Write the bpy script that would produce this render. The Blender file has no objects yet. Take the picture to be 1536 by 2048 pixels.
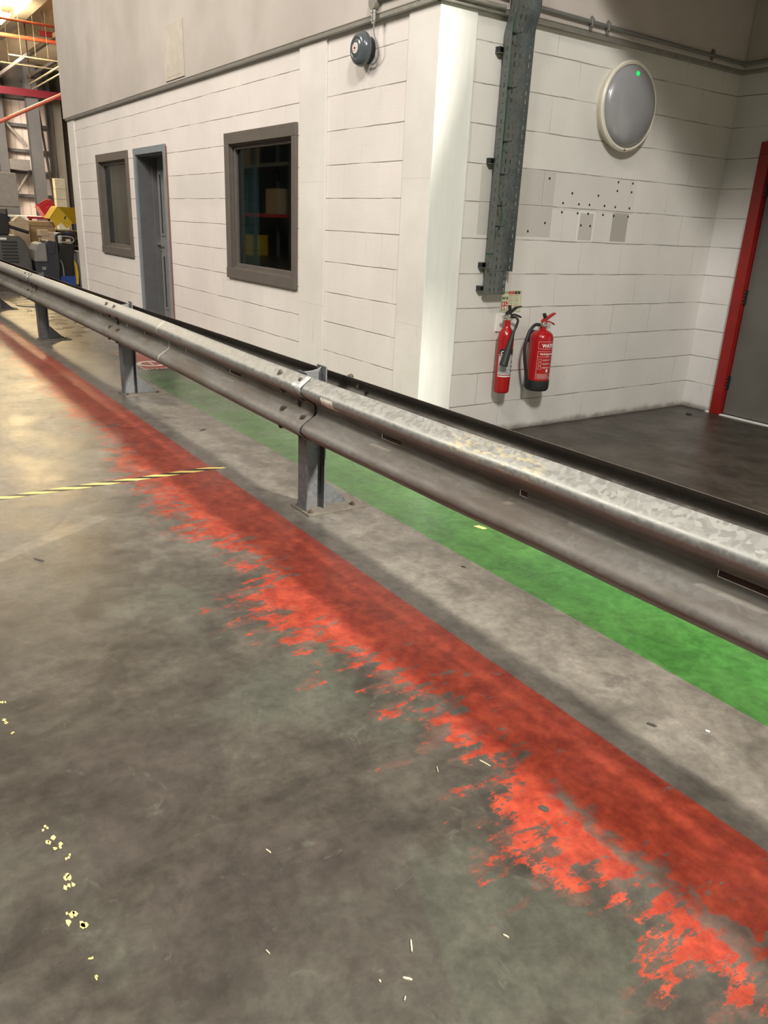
import bpy, bmesh, math, random
from mathutils import Vector, Matrix
random.seed(7)
SC = bpy.context.scene
COL = SC.collection

# ------------------------------------------------------------------ camera
cam_d = bpy.data.cameras.new('camera')
cam = bpy.data.objects.new('camera', cam_d); COL.objects.link(cam)
CR = [[0.5607897739881708, 0.8268548126240116, 0.04273111548751253],
      [0.31286280711167375, -0.1638410124906272, -0.9355602527642194],
      [-0.7665713882715033, 0.5380215994423987, -0.35057248211595715]]
cr, cd, cf = Vector(CR[0]), Vector(CR[1]), Vector(CR[2])
cam.matrix_world = Matrix(((cr.x, -cd.x, -cf.x, 4.0998), (cr.y, -cd.y, -cf.y, -3.1199), (cr.z, -cd.z, -cf.z, 1.4074), (0, 0, 0, 1)))
cam_d.sensor_fit = 'VERTICAL'; cam_d.sensor_height = 36.0
cam_d.lens = 1531.38 * 36.0 / 2048.0
cam_d.clip_start = 0.05; cam_d.clip_end = 300
SC.camera = cam

# ------------------------------------------------------------------ look
SC.view_settings.view_transform = 'Standard'
SC.view_settings.look = 'None'
SC.view_settings.exposure = -0.18
SC.view_settings.gamma = 1.0
SC.view_settings.use_curve_mapping = False

# ------------------------------------------------------------------ world + lamps
W = bpy.data.worlds.new('hall_air'); SC.world = W; W.use_nodes = True
W.node_tree.nodes['Background'].inputs[0].default_value = (1.0, 0.95, 0.88, 1)
W.node_tree.nodes['Background'].inputs[1].default_value = 0.20

def area(name, loc, target, power, sx, sy, col=(1, .95, .86)):
    d = bpy.data.lights.new(name, 'AREA'); d.shape = 'RECTANGLE'; d.size = sx; d.size_y = sy
    d.energy = power; d.color = col
    o = bpy.data.objects.new(name, d); COL.objects.link(o); o.location = loc
    v = Vector(target) - Vector(loc)
    o.rotation_euler = v.to_track_quat('-Z', 'Y').to_euler()
    return o
area('high_bay_lamp', (11.0, 2.82, 9.0), (0, -1.3, 0), 6200, 0.8, 0.95, (1, .95, .85))
area('aisle_side_light', (3.6, -5.6, 7.6), (0, 0, 1.0), 300, 1.2, 1.2, (1, .95, .88))
area('aisle_side_light', (8.0, -4.6, 7.6), (0, 1.2, 1.0), 980, 1.0, 1.0, (1, .96, .90))  # unseen fill, added to brighten the right wall
area('aisle_side_light', (-4.5, -7.5, 7.6), (-4, 0, 1.0), 900, 3.5, 2.5, (1, .93, .82))
area('far_bay_lamp', (-17, -2.0, 6.6), (-16, 1, 0), 560, 2.5, 2.5, (1, .88, .74))
area('far_bay_lamp', (-29, 1.0, 6.6), (-34, 4, 1.5), 1500, 2.5, 2.5, (1, .86, .72))

# ------------------------------------------------------------------ node helper
class NT:
    def __init__(s, name):
        s.m = bpy.data.materials.new(name); s.m.use_nodes = True
        s.t = s.m.node_tree; s.n = s.t.nodes; s.l = s.t.links
        s.b = s.n['Principled BSDF']; s.geo = None
    def put(s, sock, v):
        if isinstance(v, bpy.types.NodeSocket): s.l.new(v, sock)
        elif v is not None: sock.default_value = v
    def pos(s):
        if not s.geo: s.geo = s.n.new('ShaderNodeNewGeometry')
        return s.geo.outputs['Position']
    def obj(s):
        return s.n.new('ShaderNodeTexCoord').outputs['Object']
    def xyz(s, v=None):
        q = s.n.new('ShaderNodeSeparateXYZ'); s.put(q.inputs[0], v or s.pos()); return q.outputs
    def m_(s, op, a, b=None, c=None, clamp=False):
        q = s.n.new('ShaderNodeMath'); q.operation = op; q.use_clamp = clamp
        s.put(q.inputs[0], a)
        if b is not None: s.put(q.inputs[1], b)
        if c is not None: s.put(q.inputs[2], c)
        return q.outputs[0]
    def mr(s, v, a, b, c=0.0, d=1.0, smooth=True):
        q = s.n.new('ShaderNodeMapRange'); q.interpolation_type = 'SMOOTHSTEP' if smooth else 'LINEAR'
        s.put(q.inputs[0], v)
        for i, k in enumerate((a, b, c, d)): s.put(q.inputs[i + 1], k)
        return q.outputs[0]
    def scale(s, sc, v=None, rot=(0, 0, 0)):
        q = s.n.new('ShaderNodeMapping'); s.put(q.inputs[0], v or s.pos())
        q.inputs['Rotation'].default_value = rot; q.inputs['Scale'].default_value = sc
        return q.outputs[0]
    def noise(s, sc, detail=4, rough=.55, v=None, dist=0.0):
        q = s.n.new('ShaderNodeTexNoise'); s.put(q.inputs['Vector'], v or s.pos())
        q.inputs['Scale'].default_value = sc; q.inputs['Detail'].default_value = detail
        q.inputs['Roughness'].default_value = rough; q.inputs['Distortion'].default_value = dist
        return q.outputs[0]
    def vor(s, sc, v=None, feat='F1', out=0):
        q = s.n.new('ShaderNodeTexVoronoi'); q.feature = feat; s.put(q.inputs['Vector'], v or s.pos())
        q.inputs['Scale'].default_value = sc; return q.outputs[out]
    def mix(s, f, a, b):
        q = s.n.new('ShaderNodeMix'); q.data_type = 'RGBA'
        s.put(q.inputs[0], f)
        s.put(q.inputs[6], (*a, 1) if isinstance(a, tuple) else a)
        s.put(q.inputs[7], (*b, 1) if isinstance(b, tuple) else b)
        return q.outputs[2]
    def mul(s, a, f):
        q = s.n.new('ShaderNodeMix'); q.data_type = 'RGBA'; q.blend_type = 'MULTIPLY'
        q.inputs[0].default_value = 1.0
        s.put(q.inputs[6], (*a, 1) if isinstance(a, tuple) else a)
        s.put(q.inputs[7], f); return q.outputs[2]
    def bump(s, h, strength=.3, dist=.01):
        q = s.n.new('ShaderNodeBump'); q.inputs['Strength'].default_value = strength
        q.inputs['Distance'].default_value = dist; s.put(q.inputs['Height'], h)
        s.l.new(q.outputs[0], s.b.inputs['Normal'])
    def box(s, v, lo, hi, soft=.006):      # 1 inside [lo, hi]
        return s.m_('MULTIPLY', s.mr(v, lo - soft, lo + soft), s.mr(v, hi - soft, hi + soft, 1.0, 0.0))
    def fin(s, col=None, rough=.5, metal=0.0, spec=.5):
        if col is not None: s.put(s.b.inputs['Base Color'], (*col, 1) if isinstance(col, tuple) else col)
        s.put(s.b.inputs['Roughness'], rough); s.put(s.b.inputs['Metallic'], metal)
        s.b.inputs['Specular IOR Level'].default_value = spec
        return s.m

def plain(name, col, rough=.5, metal=0.0, vary=.12, sc=8, spec=.5, emit=None):
    t = NT(name); n = t.noise(sc, 4)
    f = t.mr(n, .3, .7, 1 - vary, 1 + vary * .3)
    q = t.n.new('ShaderNodeCombineColor')
    for i in range(3): t.l.new(f, q.inputs[i])
    c = t.mul(col, q.outputs[0])
    if emit:
        t.b.inputs['Emission Color'].default_value = (*emit[0], 1); t.b.inputs['Emission Strength'].default_value = emit[1]
    return t.fin(c, rough, metal, spec)

# ------------------------------------------------------------------ materials
def block_wall(name, axis, base, row_shift=0.068, extra=None, vert=.5, holes=False):
    t = NT(name); x, y, z = t.xyz()
    u = x if axis == 'x' else y
    wob = t.m_('MULTIPLY', t.m_('SUBTRACT', t.noise(2.5, 3), .5), .012)
    zz = t.m_('ADD', z, wob)
    fr = t.m_('FRACT', t.m_('ADD', t.m_('DIVIDE', zz, .225), .5))
    dz = t.m_('MULTIPLY', t.m_('ABSOLUTE', t.m_('SUBTRACT', fr, .5)), .225)
    row = t.m_('FLOOR', t.m_('DIVIDE', zz, .225))
    par = t.m_('MULTIPLY', t.m_('PINGPONG', row, 1.0), .225)
    uu = t.m_('ADD', t.m_('ADD', u, par), -row_shift + .225)
    fu = t.m_('FRACT', t.m_('ADD', t.m_('DIVIDE', uu, .45), .5))
    du = t.m_('MULTIPLY', t.m_('ABSOLUTE', t.m_('SUBTRACT', fu, .5)), .45)
    brk = t.mr(t.noise(3.3, 3), .36, .56)
    brk2 = t.mr(t.noise(1.7, 2), .42, .6)
    hl = t.m_('MULTIPLY', t.mr(dz, .0012, .0050, 1, 0), t.m_('ADD', t.m_('MULTIPLY', brk, .65), .35))
    vl = t.m_('MULTIPLY', t.mr(du, .001, .0045, 1, 0), t.m_('MULTIPLY', brk2, vert))
    big = t.noise(1.2, 5, .6); fine = t.noise(38, 3, .6)
    c = t.mix(t.mr(big, .32, .7), tuple(v * .90 for v in base), base)
    # each block took the paint a little differently
    tone = t.n.new('ShaderNodeTexWhiteNoise'); tone.noise_dimensions = '2D'
    cmb = t.n.new('ShaderNodeCombineXYZ'); t.l.new(t.m_('FLOOR', t.m_('DIVIDE', uu, .45)), cmb.inputs[0]); t.l.new(row, cmb.inputs[1])
    t.l.new(cmb.outputs[0], tone.inputs[0])
    c = t.mix(t.m_('MULTIPLY', tone.outputs[0], .10), c, (.55, .53, .49))
    c = t.mix(t.m_('MULTIPLY', t.mr(fine, .62, .8), .12), c, (.45, .42, .38))
    c = t.mix(t.m_('MULTIPLY', hl, .78), c, (.20, .175, .145))
    c = t.mix(t.m_('MULTIPLY', vl, .45), c, (.30, .27, .24))
    # scuffs low on the wall
    low = t.mr(z, .0, .75, 1, 0)
    sc = t.mr(t.noise(5, 5, .7, t.scale((5, 5, .8))), .58, .72)
    c = t.mix(t.m_('MULTIPLY', t.m_('MULTIPLY', low, sc), .4), c, (.24, .21, .18))
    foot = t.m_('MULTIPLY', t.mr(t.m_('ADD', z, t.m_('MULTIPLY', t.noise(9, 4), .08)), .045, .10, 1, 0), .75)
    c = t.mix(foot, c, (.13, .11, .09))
    if extra: c = extra(t, c, x, y, z)
    h = t.m_('ADD', t.m_('MULTIPLY', t.m_('ADD', hl, t.m_('MULTIPLY', vl, .7)), -1.0), t.m_('MULTIPLY', t.noise(60, 4, .6), .35))
    h = t.m_('ADD', h, t.m_('MULTIPLY', t.noise(7, 3), .4))
    t.bump(h, .55, .006)
    return t.fin(c, .55, 0, .35)

def right_extra(t, c, x, y, z):
    bare = (.44, .425, .39)
    def patch(y0, y1, z0, z1, f, col=bare):
        nonlocal c
        m = t.m_('MULTIPLY', t.box(y, y0, y1, .003), t.box(z, z0, z1, .003))
        c = t.mix(t.m_('MULTIPLY', m, f), c, col)
    patch(.40, 1.075, 1.375, 1.80, .75)
    patch(1.345, 1.52, 1.352, 1.565, .6, (.80, .79, .74)); patch(1.362, 1.505, 1.365, 1.550, .85)
    patch(1.712, 1.888, 1.365, 1.566, .95, (.36, .345, .31))
    patch(1.075, 1.93, 1.56, 1.80, .25)
    patch(.66, .755, 0.88, 2.58, .30)
    # darker halo round the wall light; dust patch toward the far end
    dust = t.mr(t.noise(2.2, 4), .35, .7)
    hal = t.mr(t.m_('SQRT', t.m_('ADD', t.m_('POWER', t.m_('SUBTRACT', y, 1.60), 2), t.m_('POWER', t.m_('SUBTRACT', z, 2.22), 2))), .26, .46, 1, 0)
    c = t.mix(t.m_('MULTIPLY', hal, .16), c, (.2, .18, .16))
    c = t.mix(t.m_('MULTIPLY', t.m_('MULTIPLY', t.box(y, 1.9, 2.9, .3), dust), .14), c, (.42, .40, .35))
    return c

def left_extra(t, c, x, y, z):
    dr = t.mr(t.noise(4, 4, .6, t.scale((6, 6, .7))), .60, .72)
    c = t.mix(t.m_('MULTIPLY', dr, .14), c, (.3, .27, .22))
    band = t.m_('MULTIPLY', t.box(z, 1.50, 1.80, .05), t.box(x, -4.6, -3.2, .2))
    return t.mix(t.m_('MULTIPLY', band, .10), c, (.35, .33, .3))

M = {}
M['block_left'] = block_wall('painted_block_left', 'x', (.785, .725, .690), .31, left_extra, .35)
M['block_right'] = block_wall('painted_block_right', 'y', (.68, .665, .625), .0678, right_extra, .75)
M['block_back'] = block_wall('painted_block_back', 'x', (.70, .675, .65), .225, None, .3)

t = NT('smooth_white_paint'); x, y, z = t.xyz()
c = t.mix(t.mr(t.noise(1.5, 5, .6), .35, .7), (.68, .64, .60), (.77, .73, .69))
c = t.mix(t.m_('MULTIPLY', t.mr(t.noise(6, 5, .7, t.scale((5, 5, .7))), .6, .72), t.mr(z, .2, 1.5, .35, .08)), c, (.3, .26, .22))
fr = t.m_('FRACT', t.m_('ADD', t.m_('DIVIDE', z, .9), .62))
c = t.mix(t.m_('MULTIPLY', t.mr(t.m_('ABSOLUTE', t.m_('SUBTRACT', fr, .5)), .0015, .004, 1, 0), .3), c, (.4, .36, .32))
t.bump(t.noise(30, 4), .15, .004)
M['smooth'] = t.fin(c, .5, 0, .4)

t = NT('gloss_white_paint'); x, y, z = t.xyz()
c = t.mix(t.mr(t.noise(2.5, 5, .6, t.scale((2, 2, .35), None, (0.25, 0, 0))), .35, .7), (.66, .67, .63), (.78, .78, .74))
c = t.mix(t.m_('MULTIPLY', t.mr(t.noise(9, 5, .7), .6, .75), t.mr(z, .3, .9, .45, .05)), c, (.28, .26, .24))
t.bump(t.noise(5, 3, .5, t.scale((8, 8, .6))), .2, .01)
M['gloss'] = t.fin(c, .32, 0, .5)

t = NT('fascia_render'); x, y, z = t.xyz()
c = t.mix(t.mr(t.noise(.8, 5, .6), .3, .7), (.43, .385, .35), (.54, .49, .455))
c = t.mix(t.m_('MULTIPLY', t.mr(t.noise(1.3, 4, .5, t.scale((1.2, 1.2, .8))), .5, .72), .35), c, (.36, .34, .29))
t.bump(t.noise(20, 3), .1, .003)
M['fascia'] = t.fin(c, .6, 0, .3)

def _ccw(q):
    a = sum(q[i][0] * q[(i + 1) % len(q)][1] - q[(i + 1) % len(q)][0] * q[i][1] for i in range(len(q)))
    return q if a > 0 else q[::-1]
QA = _ccw([(2.112, -2.829), (2.277, -2.417), (2.529, -2.464), (2.713, -2.866)])
QB = _ccw([(2.817, -2.858), (2.655, -2.573), (2.908, -2.191), (3.378, -2.373), (3.058, -2.878)])
def floor_mat():
    t = NT('workshop_floor'); x, y, z = t.xyz()
    n1 = t.noise(.9, 5, .6); n2 = t.noise(3.2, 6, .62); n3 = t.noise(14, 6, .65); n4 = t.noise(120, 3, .6)
    st = t.noise(2.2, 6, .62, t.scale((7, 2.0, 1), None, (0, 0, -.32)))       # drag marks, mostly across the rail
    sx_ = t.noise(2.0, 5, .6, t.scale((1.2, 9, 1), None, (0, 0, .04)))        # drag marks along the rail
    pale = t.mix(t.mr(n2, .35, .7), (.092, .083, .070), (.150, .137, .118))
    dark = t.mix(t.mr(t.m_('ADD', t.m_('MULTIPLY', n2, .6), t.m_('MULTIPLY', st, .4)), .36, .66), (.025, .0215, .0175), (.052, .0465, .0375))
    dark = t.mix(t.m_('MULTIPLY', t.mr(t.noise(1.7, 4), .5, .62), .45), dark, (.062, .068, .052))
    # how worn-in the driving lane is
    lane = t.m_('MULTIPLY', t.mr(y, -1.95, -1.50, 1, 0), t.mr(t.m_('ADD', x, t.m_('MULTIPLY', n1, 1.2)), -.6, 3.1, 0.15, 1))
    c = t.mix(lane, pale, dark)
    # square lighter bands between old stains in the driving lane
    for quad in (QA, QB):
        mk = None
        for (ax, ay), (bx, by) in zip(quad, quad[1:] + quad[:1]):
            L_ = math.hypot(bx - ax, by - ay); nx_, ny_ = -(by - ay) / L_, (bx - ax) / L_
            dd = t.m_('ADD', t.m_('MULTIPLY', x, nx_), t.m_('ADD', t.m_('MULTIPLY', y, ny_), -(nx_ * ax + ny_ * ay)))
            dd = t.m_('ADD', dd, t.m_('MULTIPLY', t.m_('SUBTRACT', n3, .5), .03))
            e_ = t.mr(dd, -.008, .010); mk = e_ if mk is None else t.m_('MULTIPLY', mk, e_)
        c = t.mix(t.m_('MULTIPLY', mk, .55), c, (.036, .030, .026))
    # pale stripe where a tape used to be
    oy = t.m_('SUBTRACT', x, t.m_('SUBTRACT', .41, t.m_('MULTIPLY', t.m_('ADD', y, 2.2), .56)))
    gh = t.m_('MULTIPLY', t.box(oy, -.045, .045, .01), t.mr(y, -2.25, -2.2, 1, 0))
    c = t.mix(t.m_('MULTIPLY', gh, .35), c, (.19, .175, .14))
    # nook floor beyond the walkway
    nook = t.m_('MULTIPLY', t.mr(y, -.12, -.02), t.mr(x, -.6, -.2))
    nk = t.mix(t.mr(t.noise(3, 6, .65, t.scale((1, 1.5, 1))), .3, .72), (.030, .025, .019), (.066, .056, .044))
    c = t.mix(nook, c, nk)
    # faint vehicle dirt on the concrete strip by the posts
    strip = t.m_('MULTIPLY', t.box(y, -1.46, -.95, .02), t.mr(t.m_('ADD', n2, t.m_('MULTIPLY', n3, .3)), .66, .85))
    c = t.mix(t.m_('MULTIPLY', strip, .45), c, (.07, .06, .05))
    # green walkway
    ye = t.m_('ADD', y, t.m_('MULTIPLY', t.m_('SUBTRACT', t.noise(26, 4), .5), .012))
    gm = t.m_('MULTIPLY', t.mr(ye, -.966, -.960), t.mr(ye, -.10, -.09, 1, 0))
    gl = t.mr(t.m_('ADD', x, t.m_('MULTIPLY', t.m_('SUBTRACT', n2, .5), 1.6)), -4.3, -2.2)
    gcol = t.mix(t.mr(t.noise(1.6, 4), .35, .65), (.030, .105, .022), (.042, .125, .028))
    gcol = t.mix(t.mr(x, -1.6, 2.8, .42, 0.0), gcol, (.080, .105, .060))
    gcol = t.mix(t.m_('MULTIPLY', t.mr(n3, .60, .72), t.mr(x, -2, 2.2, .6, .12)), gcol, (.05, .065, .04))
    c = t.mix(t.m_('MULTIPLY', gm, gl), c, gcol)
    # red strip with its ragged outer edge (y of the edge as a curve over x)
    pts = [(-10, -1.62), (-7.4, -1.7), (-3.17, -1.90), (-1.92, -1.90), (-.95, -1.86), (-.2, -2.02), (.29, -2.02), (.91, -2.0), (1.13, -1.92), (1.42, -1.95), (1.58, -2.12),
           (1.86, -2.12), (2.06, -2.02), (2.28, -1.96), (2.37, -1.90), (2.54, -1.88), (2.69, -1.97), (2.87, -1.92), (3.03, -2.08), (3.26, -2.03),
           (3.38, -1.94), (3.45, -2.03), (3.53, -2.04), (3.6, -1.90), (4.5, -1.88)]
    fc = t.n.new('ShaderNodeFloatCurve'); cv = fc.mapping.curves[0]
    nx = lambda v: (v + 10) / 14.5
    ny = lambda v: (v + 2.4) / 1.2
    cv.points[0].location = (nx(pts[0][0]), ny(pts[0][1])); cv.points[1].location = (nx(pts[-1][0]), ny(pts[-1][1]))
    for px, py in pts[1:-1]: cv.points.new(nx(px), ny(py))
    fc.mapping.update()
    t.l.new(t.m_('DIVIDE', t.m_('ADD', x, 10), 14.5), fc.inputs['Value'])
    ed = t.m_('SUBTRACT', t.m_('MULTIPLY', fc.outputs[0], 1.2), 2.4)
    d = t.m_('SUBTRACT', y, ed)
    rn = t.m_('ADD', t.m_('MULTIPLY', st, .50), t.m_('ADD', t.m_('MULTIPLY', n3, .24), t.m_('MULTIPLY', t.noise(5.5, 5, .6), .26)))
    v = t.m_('ADD', t.m_('DIVIDE', d, .52), t.m_('MULTIPLY', t.m_('SUBTRACT', rn, .5), 3.4))
    rm = t.mr(v, .03, .16)
    chn = t.m_('ADD', t.m_('MULTIPLY', t.noise(13, 7, .75, t.scale((1.6, .6, 1), None, (0, 0, -.32))), .75), t.m_('MULTIPLY', st, .25))
    chn = t.m_('ADD', chn, t.mr(d, .05, .40, .098, -.030))
    chips = t.mr(chn, .572, .600, 1, t.mr(x, -2, 1.5, .85, .10))
    bare = t.m_('MULTIPLY', t.box(t.m_('ADD', y, t.m_('MULTIPLY', t.m_('SUBTRACT', n3, .5), .22)), -1.785, -1.725, .012), t.m_('MULTIPLY', t.mr(x, 2.6, 2.85), t.mr(n2, .42, .50)))
    rm = t.m_('MULTIPLY', rm, t.m_('SUBTRACT', 1.0, t.m_('MULTIPLY', bare, .85)))
    rm = t.m_('MULTIPLY', t.m_('MULTIPLY', rm, chips), t.mr(t.m_('ADD', y, t.m_('MULTIPLY', t.m_('SUBTRACT', n3, .5), .012)), -1.462, -1.452, 1, 0))
    rcol = t.mix(t.mr(n3, .35, .65), (.185, .020, .011), (.27, .038, .018))
    rcol = t.mix(t.m_('MULTIPLY', t.mr(sx_, .52, .7), .30), rcol, (.17, .026, .016))
    rcol = t.mix(t.m_('MULTIPLY', t.mr(st, .60, .75), .35), rcol, (.085, .040, .028))
    rcol = t.mix(t.mr(x, -5, 1.5, .35, 0.0), rcol, (.24, .085, .058))
    c = t.mix(t.m_('MULTIPLY', rm, .94), c, rcol)
    # grime speckle, fine scratches
    mot = t.m_('MULTIPLY', t.mr(t.noise(24, 6, .72), .33, .67, .82, 1.12), t.mr(t.noise(6.5, 6, .7, None, .6), .33, .67, .80, 1.14))
    mq = t.n.new('ShaderNodeCombineColor')
    for i in range(3): t.l.new(mot, mq.inputs[i])
    c = t.mul(c, mq.outputs[0])
    grn = t.mr(t.noise(8, 5, .7, None, 1.0), .60, .70)
    c = t.mix(t.m_('MULTIPLY', t.m_('MULTIPLY', grn, t.mr(y, -1.3, -1.5)), t.m_('MULTIPLY', t.m_('SUBTRACT', 1.0, rm), .45)), c, (.080, .082, .066))
    blot = t.mr(t.noise(3.1, 4, .6, None, .4), .64, .70)
    c = t.mix(t.m_('MULTIPLY', blot, .35), c, (.026, .022, .018))
    c = t.mix(t.m_('MULTIPLY', t.mr(n4, .60, .75), .16), c, (.05, .045, .04))
    scr = t.mr(t.vor(1.6, t.scale((1, 7, 1), None, (0, 0, .9)), 'DISTANCE_TO_EDGE'), .0, .004, 1, 0)
    c = t.mix(t.m_('MULTIPLY', t.m_('MULTIPLY', scr, t.mr(n1, .5, .6)), .22), c, (.05, .045, .04))
    white = t.mr(t.vor(9.0), .0, .018, 1, 0)
    c = t.mix(t.m_('MULTIPLY', t.m_('MULTIPLY', white, t.mr(t.noise(1.1, 2), .52, .6)), .7), c, (.6, .57, .48))
    h = t.m_('ADD', t.m_('MULTIPLY', n3, .6), t.m_('ADD', t.m_('MULTIPLY', st, .5), t.m_('MULTIPLY', n4, .2)))
    h = t.m_('ADD', h, t.m_('MULTIPLY', rm, .12))
    t.bump(h, .42, .004)
    ro = t.mr(n2, .3, .7, .30, .46)
    ro = t.m_('SUBTRACT', ro, t.m_('MULTIPLY', gm, .08))
    return t.fin(c, ro, 0, .42)
M['floor'] = floor_mat()

def galv(name, base=(.33, .335, .32), dirt=(.16, .13, .105), dirtf=.5, metal=.75, rough=.42, spangle=True, rail=False):
    t = NT(name); x, y, z = t.xyz()
    v = t.n.new('ShaderNodeTexVoronoi'); v.feature = 'SMOOTH_F1' if False else 'F1'; v.inputs['Scale'].default_value = 60
    dd = t.n.new('ShaderNodeVectorMath'); dd.operation = 'ADD'; t.l.new(t.pos(), dd.inputs[0])
    nz = t.n.new('ShaderNodeTexNoise'); nz.inputs['Scale'].default_value = 22; t.l.new(t.pos(), nz.inputs['Vector'])
    sc_ = t.n.new('ShaderNodeVectorMath'); sc_.operation = 'SCALE'; sc_.inputs['Scale'].default_value = .05
    t.l.new(nz.outputs['Color'], sc_.inputs[0]); t.l.new(sc_.outputs[0], dd.inputs[1]); t.l.new(dd.outputs[0], v.inputs['Vector'])
    cell = t.m_('MULTIPLY', t.xyz(v.outputs['Color'])[0], 1.0)
    f = t.mr(cell, .1, .9, .90, 1.12, False)
    q = t.n.new('ShaderNodeCombineColor')
    for i in range(3): t.l.new(f, q.inputs[i])
    c = t.mul(base, q.outputs[0]) if spangle else t.mix(t.noise(8), tuple(k * .85 for k in base), base)
    dn = t.mr(t.noise(2.4, 5, .65, t.scale((.8, 3, 3))), .38, .68)
    dm = t.m_('MULTIPLY', dn, dirtf)
    if rail:
        # grime lies on the lower bulge and in the trough, road film thins toward the near end
        low = t.mr(t.m_('SUBTRACT', z, t.mr(x, .95, 3.3, 0, .018)), .612, .668, 1.0, .04)
        dm = t.m_('MULTIPLY', t.m_('ADD', t.m_('MULTIPLY', dn, .4), .6), low)
        dm = t.m_('MULTIPLY', dm, .88)
        dirt = (.105, .082, .061)
    c = t.mix(dm, c, dirt)
    r = t.m_('ADD', t.m_('MULTIPLY', cell, .12), rough)
    r = t.m_('ADD', r, t.m_('MULTIPLY', dm, .18))
    me = t.m_('SUBTRACT', metal, t.m_('MULTIPLY', dm, metal * .75))
    if rail:
        rub = t.m_('MULTIPLY', t.box(x, 1.13, 1.235, .006), t.m_('MULTIPLY', t.box(z, .618, .668, .006), t.mr(t.noise(40, 3, .6, t.scale((3, 1, 1))), .40, .46)))
        c = t.mix(rub, c, (.78, .74, .66)); me = t.m_('MULTIPLY', me, t.m_('SUBTRACT', 1.0, rub))
        yl = t.m_('MULTIPLY', t.box(x, 2.02, 2.50, .06), t.m_('MULTIPLY', t.mr(z, .655, .67), t.mr(t.noise(18, 5, .7, t.scale((.8, 3, 2.5))), .50, .60)))
        c = t.mix(t.m_('MULTIPLY', yl, .7), c, (.60, .52, .33))
        ol = t.m_('MULTIPLY', t.box(x, 2.2, 3.2, .1), t.m_('MULTIPLY', t.box(z, .638, .645, .002), t.mr(t.noise(6, 4), .45, .55)))
        c = t.mix(t.m_('MULTIPLY', ol, .7), c, (.42, .20, .04))
        pr = t.m_('MULTIPLY', t.box(x, -1.085, -1.065, .003), t.mr(t.noise(12, 3), .35, .45))
        c = t.mix(t.m_('MULTIPLY', pr, .7), c, (.62, .58, .5))
    t.bump(t.m_('ADD', t.noise(16, 4, .6, t.scale((.6, 2, 2))), t.m_('MULTIPLY', cell, .25)), .16, .004)
    return t.fin(c, r, me, .5)
M['rail'] = galv('galvanised_rail', rail=True)
M['rail_back'] = galv('galvanised_back_rail', base=(.13, .12, .11), dirt=(.05, .04, .033), dirtf=.85)
M['post'] = galv('galvanised_post', base=(.155, .165, .175), dirt=(.13, .11, .10), dirtf=.45, rough=.5)
M['plate'] = galv('dusty_base_plate', base=(.13, .115, .095), dirt=(.085, .072, .056), dirtf=.8, metal=.2, rough=.65)
M['bolt'] = galv('weathered_bolt', base=(.10, .08, .065), dirtf=.6, rough=.5, spangle=False)
M['tray'] = galv('galvanised_tray', base=(.17, .19, .185), dirtf=.3, rough=.42)
M['conduit'] = galv('conduit_steel', base=(.30, .31, .30), dirtf=.4, rough=.38, spangle=False)
M['flash'] = galv('flashing_steel', base=(.42, .41, .37), dirtf=.4, rough=.35, spangle=False)
M['frame_brown'] = plain('window_frame_paint', (.135, .115, .100), .38, 0, .1)
M['frame_grey'] = plain('door_frame_paint', (.23, .26, .28), .4, 0, .1)
M['reveal_grey'] = plain('door_reveal_paint', (.125, .125, .13), .5, 0, .1)
M['leaf_grey'] = plain('door_leaf_paint', (.20, .195, .19), .42, 0, .1)
M['leaf_dark'] = plain('fire_door_paint', (.115, .107, .094), .45, 0, .15, 3)
M['red_frame'] = plain('red_frame_paint', (.25, .006, .004), .38, 0, .15)
M['red'] = plain('extinguisher_red', (.36, .009, .011), .22, 0, .05)
M['black'] = plain('black_plastic', (.012, .012, .013), .42, 0, .1)
M['rubber'] = plain('black_rubber', (.018, .018, .018), .55, 0, .1)
M['steel'] = plain('bright_steel', (.62, .60, .56), .25, .9, .1)
M['darkgrey'] = plain('dark_grey_plastic', (.036, .038, .048), .45)
M['midgrey'] = plain('mid_grey_plastic', (.085, .082, .078), .5)
M['litegrey'] = plain('light_grey_plastic', (.25, .24, .23), .5)
M['bell'] = plain('bell_enamel', (.085, .10, .11), .22, 0, .05)
M['cream'] = plain('cream_plastic', (.62, .58, .49), .4, 0, .08)
M['white'] = plain('white_print', (.78, .76, .72), .5, 0, .05)
M['sign'] = plain('sign_luminous', (.56, .58, .40), .45, 0, .05)
M['sign_green'] = plain('sign_green', (.25, .36, .17), .45, 0, .05)
M['sign_red'] = plain('sign_red', (.50, .03, .03), .45, 0, .05)
M['sign_black'] = plain('sign_black', (.02, .02, .02), .45, 0, .05)
M['label_silver'] = plain('label_silver', (.55, .55, .55), .4, .2, .05)
M['blue'] = plain('sign_blue', (.02, .06, .28), .45, 0, .05)
M['yellow'] = plain('yellow_plastic', (.62, .40, .02), .45, 0, .1)
M['yellow_tape'] = plain('yellow_tape', (.78, .58, .18), .4, 0, .1, 30)
M['red_crate'] = plain('red_crate_plastic', (.55, .02, .03), .45, 0, .1)
M['card'] = plain('cardboard', (.36, .24, .125), .75, 0, .15)
M['card_light'] = plain('pale_cardboard', (.55, .42, .28), .75, 0, .15)
M['wood'] = plain('pale_wood', (.62, .50, .30), .7, 0, .2, 60)
M['green_cable'] = plain('green_cable', (.02, .09, .04), .45, 0, .1)
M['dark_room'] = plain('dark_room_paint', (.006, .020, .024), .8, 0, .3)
M['dark_wood'] = plain('old_pallet_wood', (.09, .06, .04), .75, 0, .3)
M['stain'] = plain('dark_stain', (.035, .03, .026), .6, 0, .3, 30)
M['pink_red'] = plain('red_steel', (.16, .008, .02), .5, 0, .1, 2)
M['orange_pipe'] = plain('sprinkler_pipe', (.55, .12, .07), .4, 0, .1)
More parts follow.
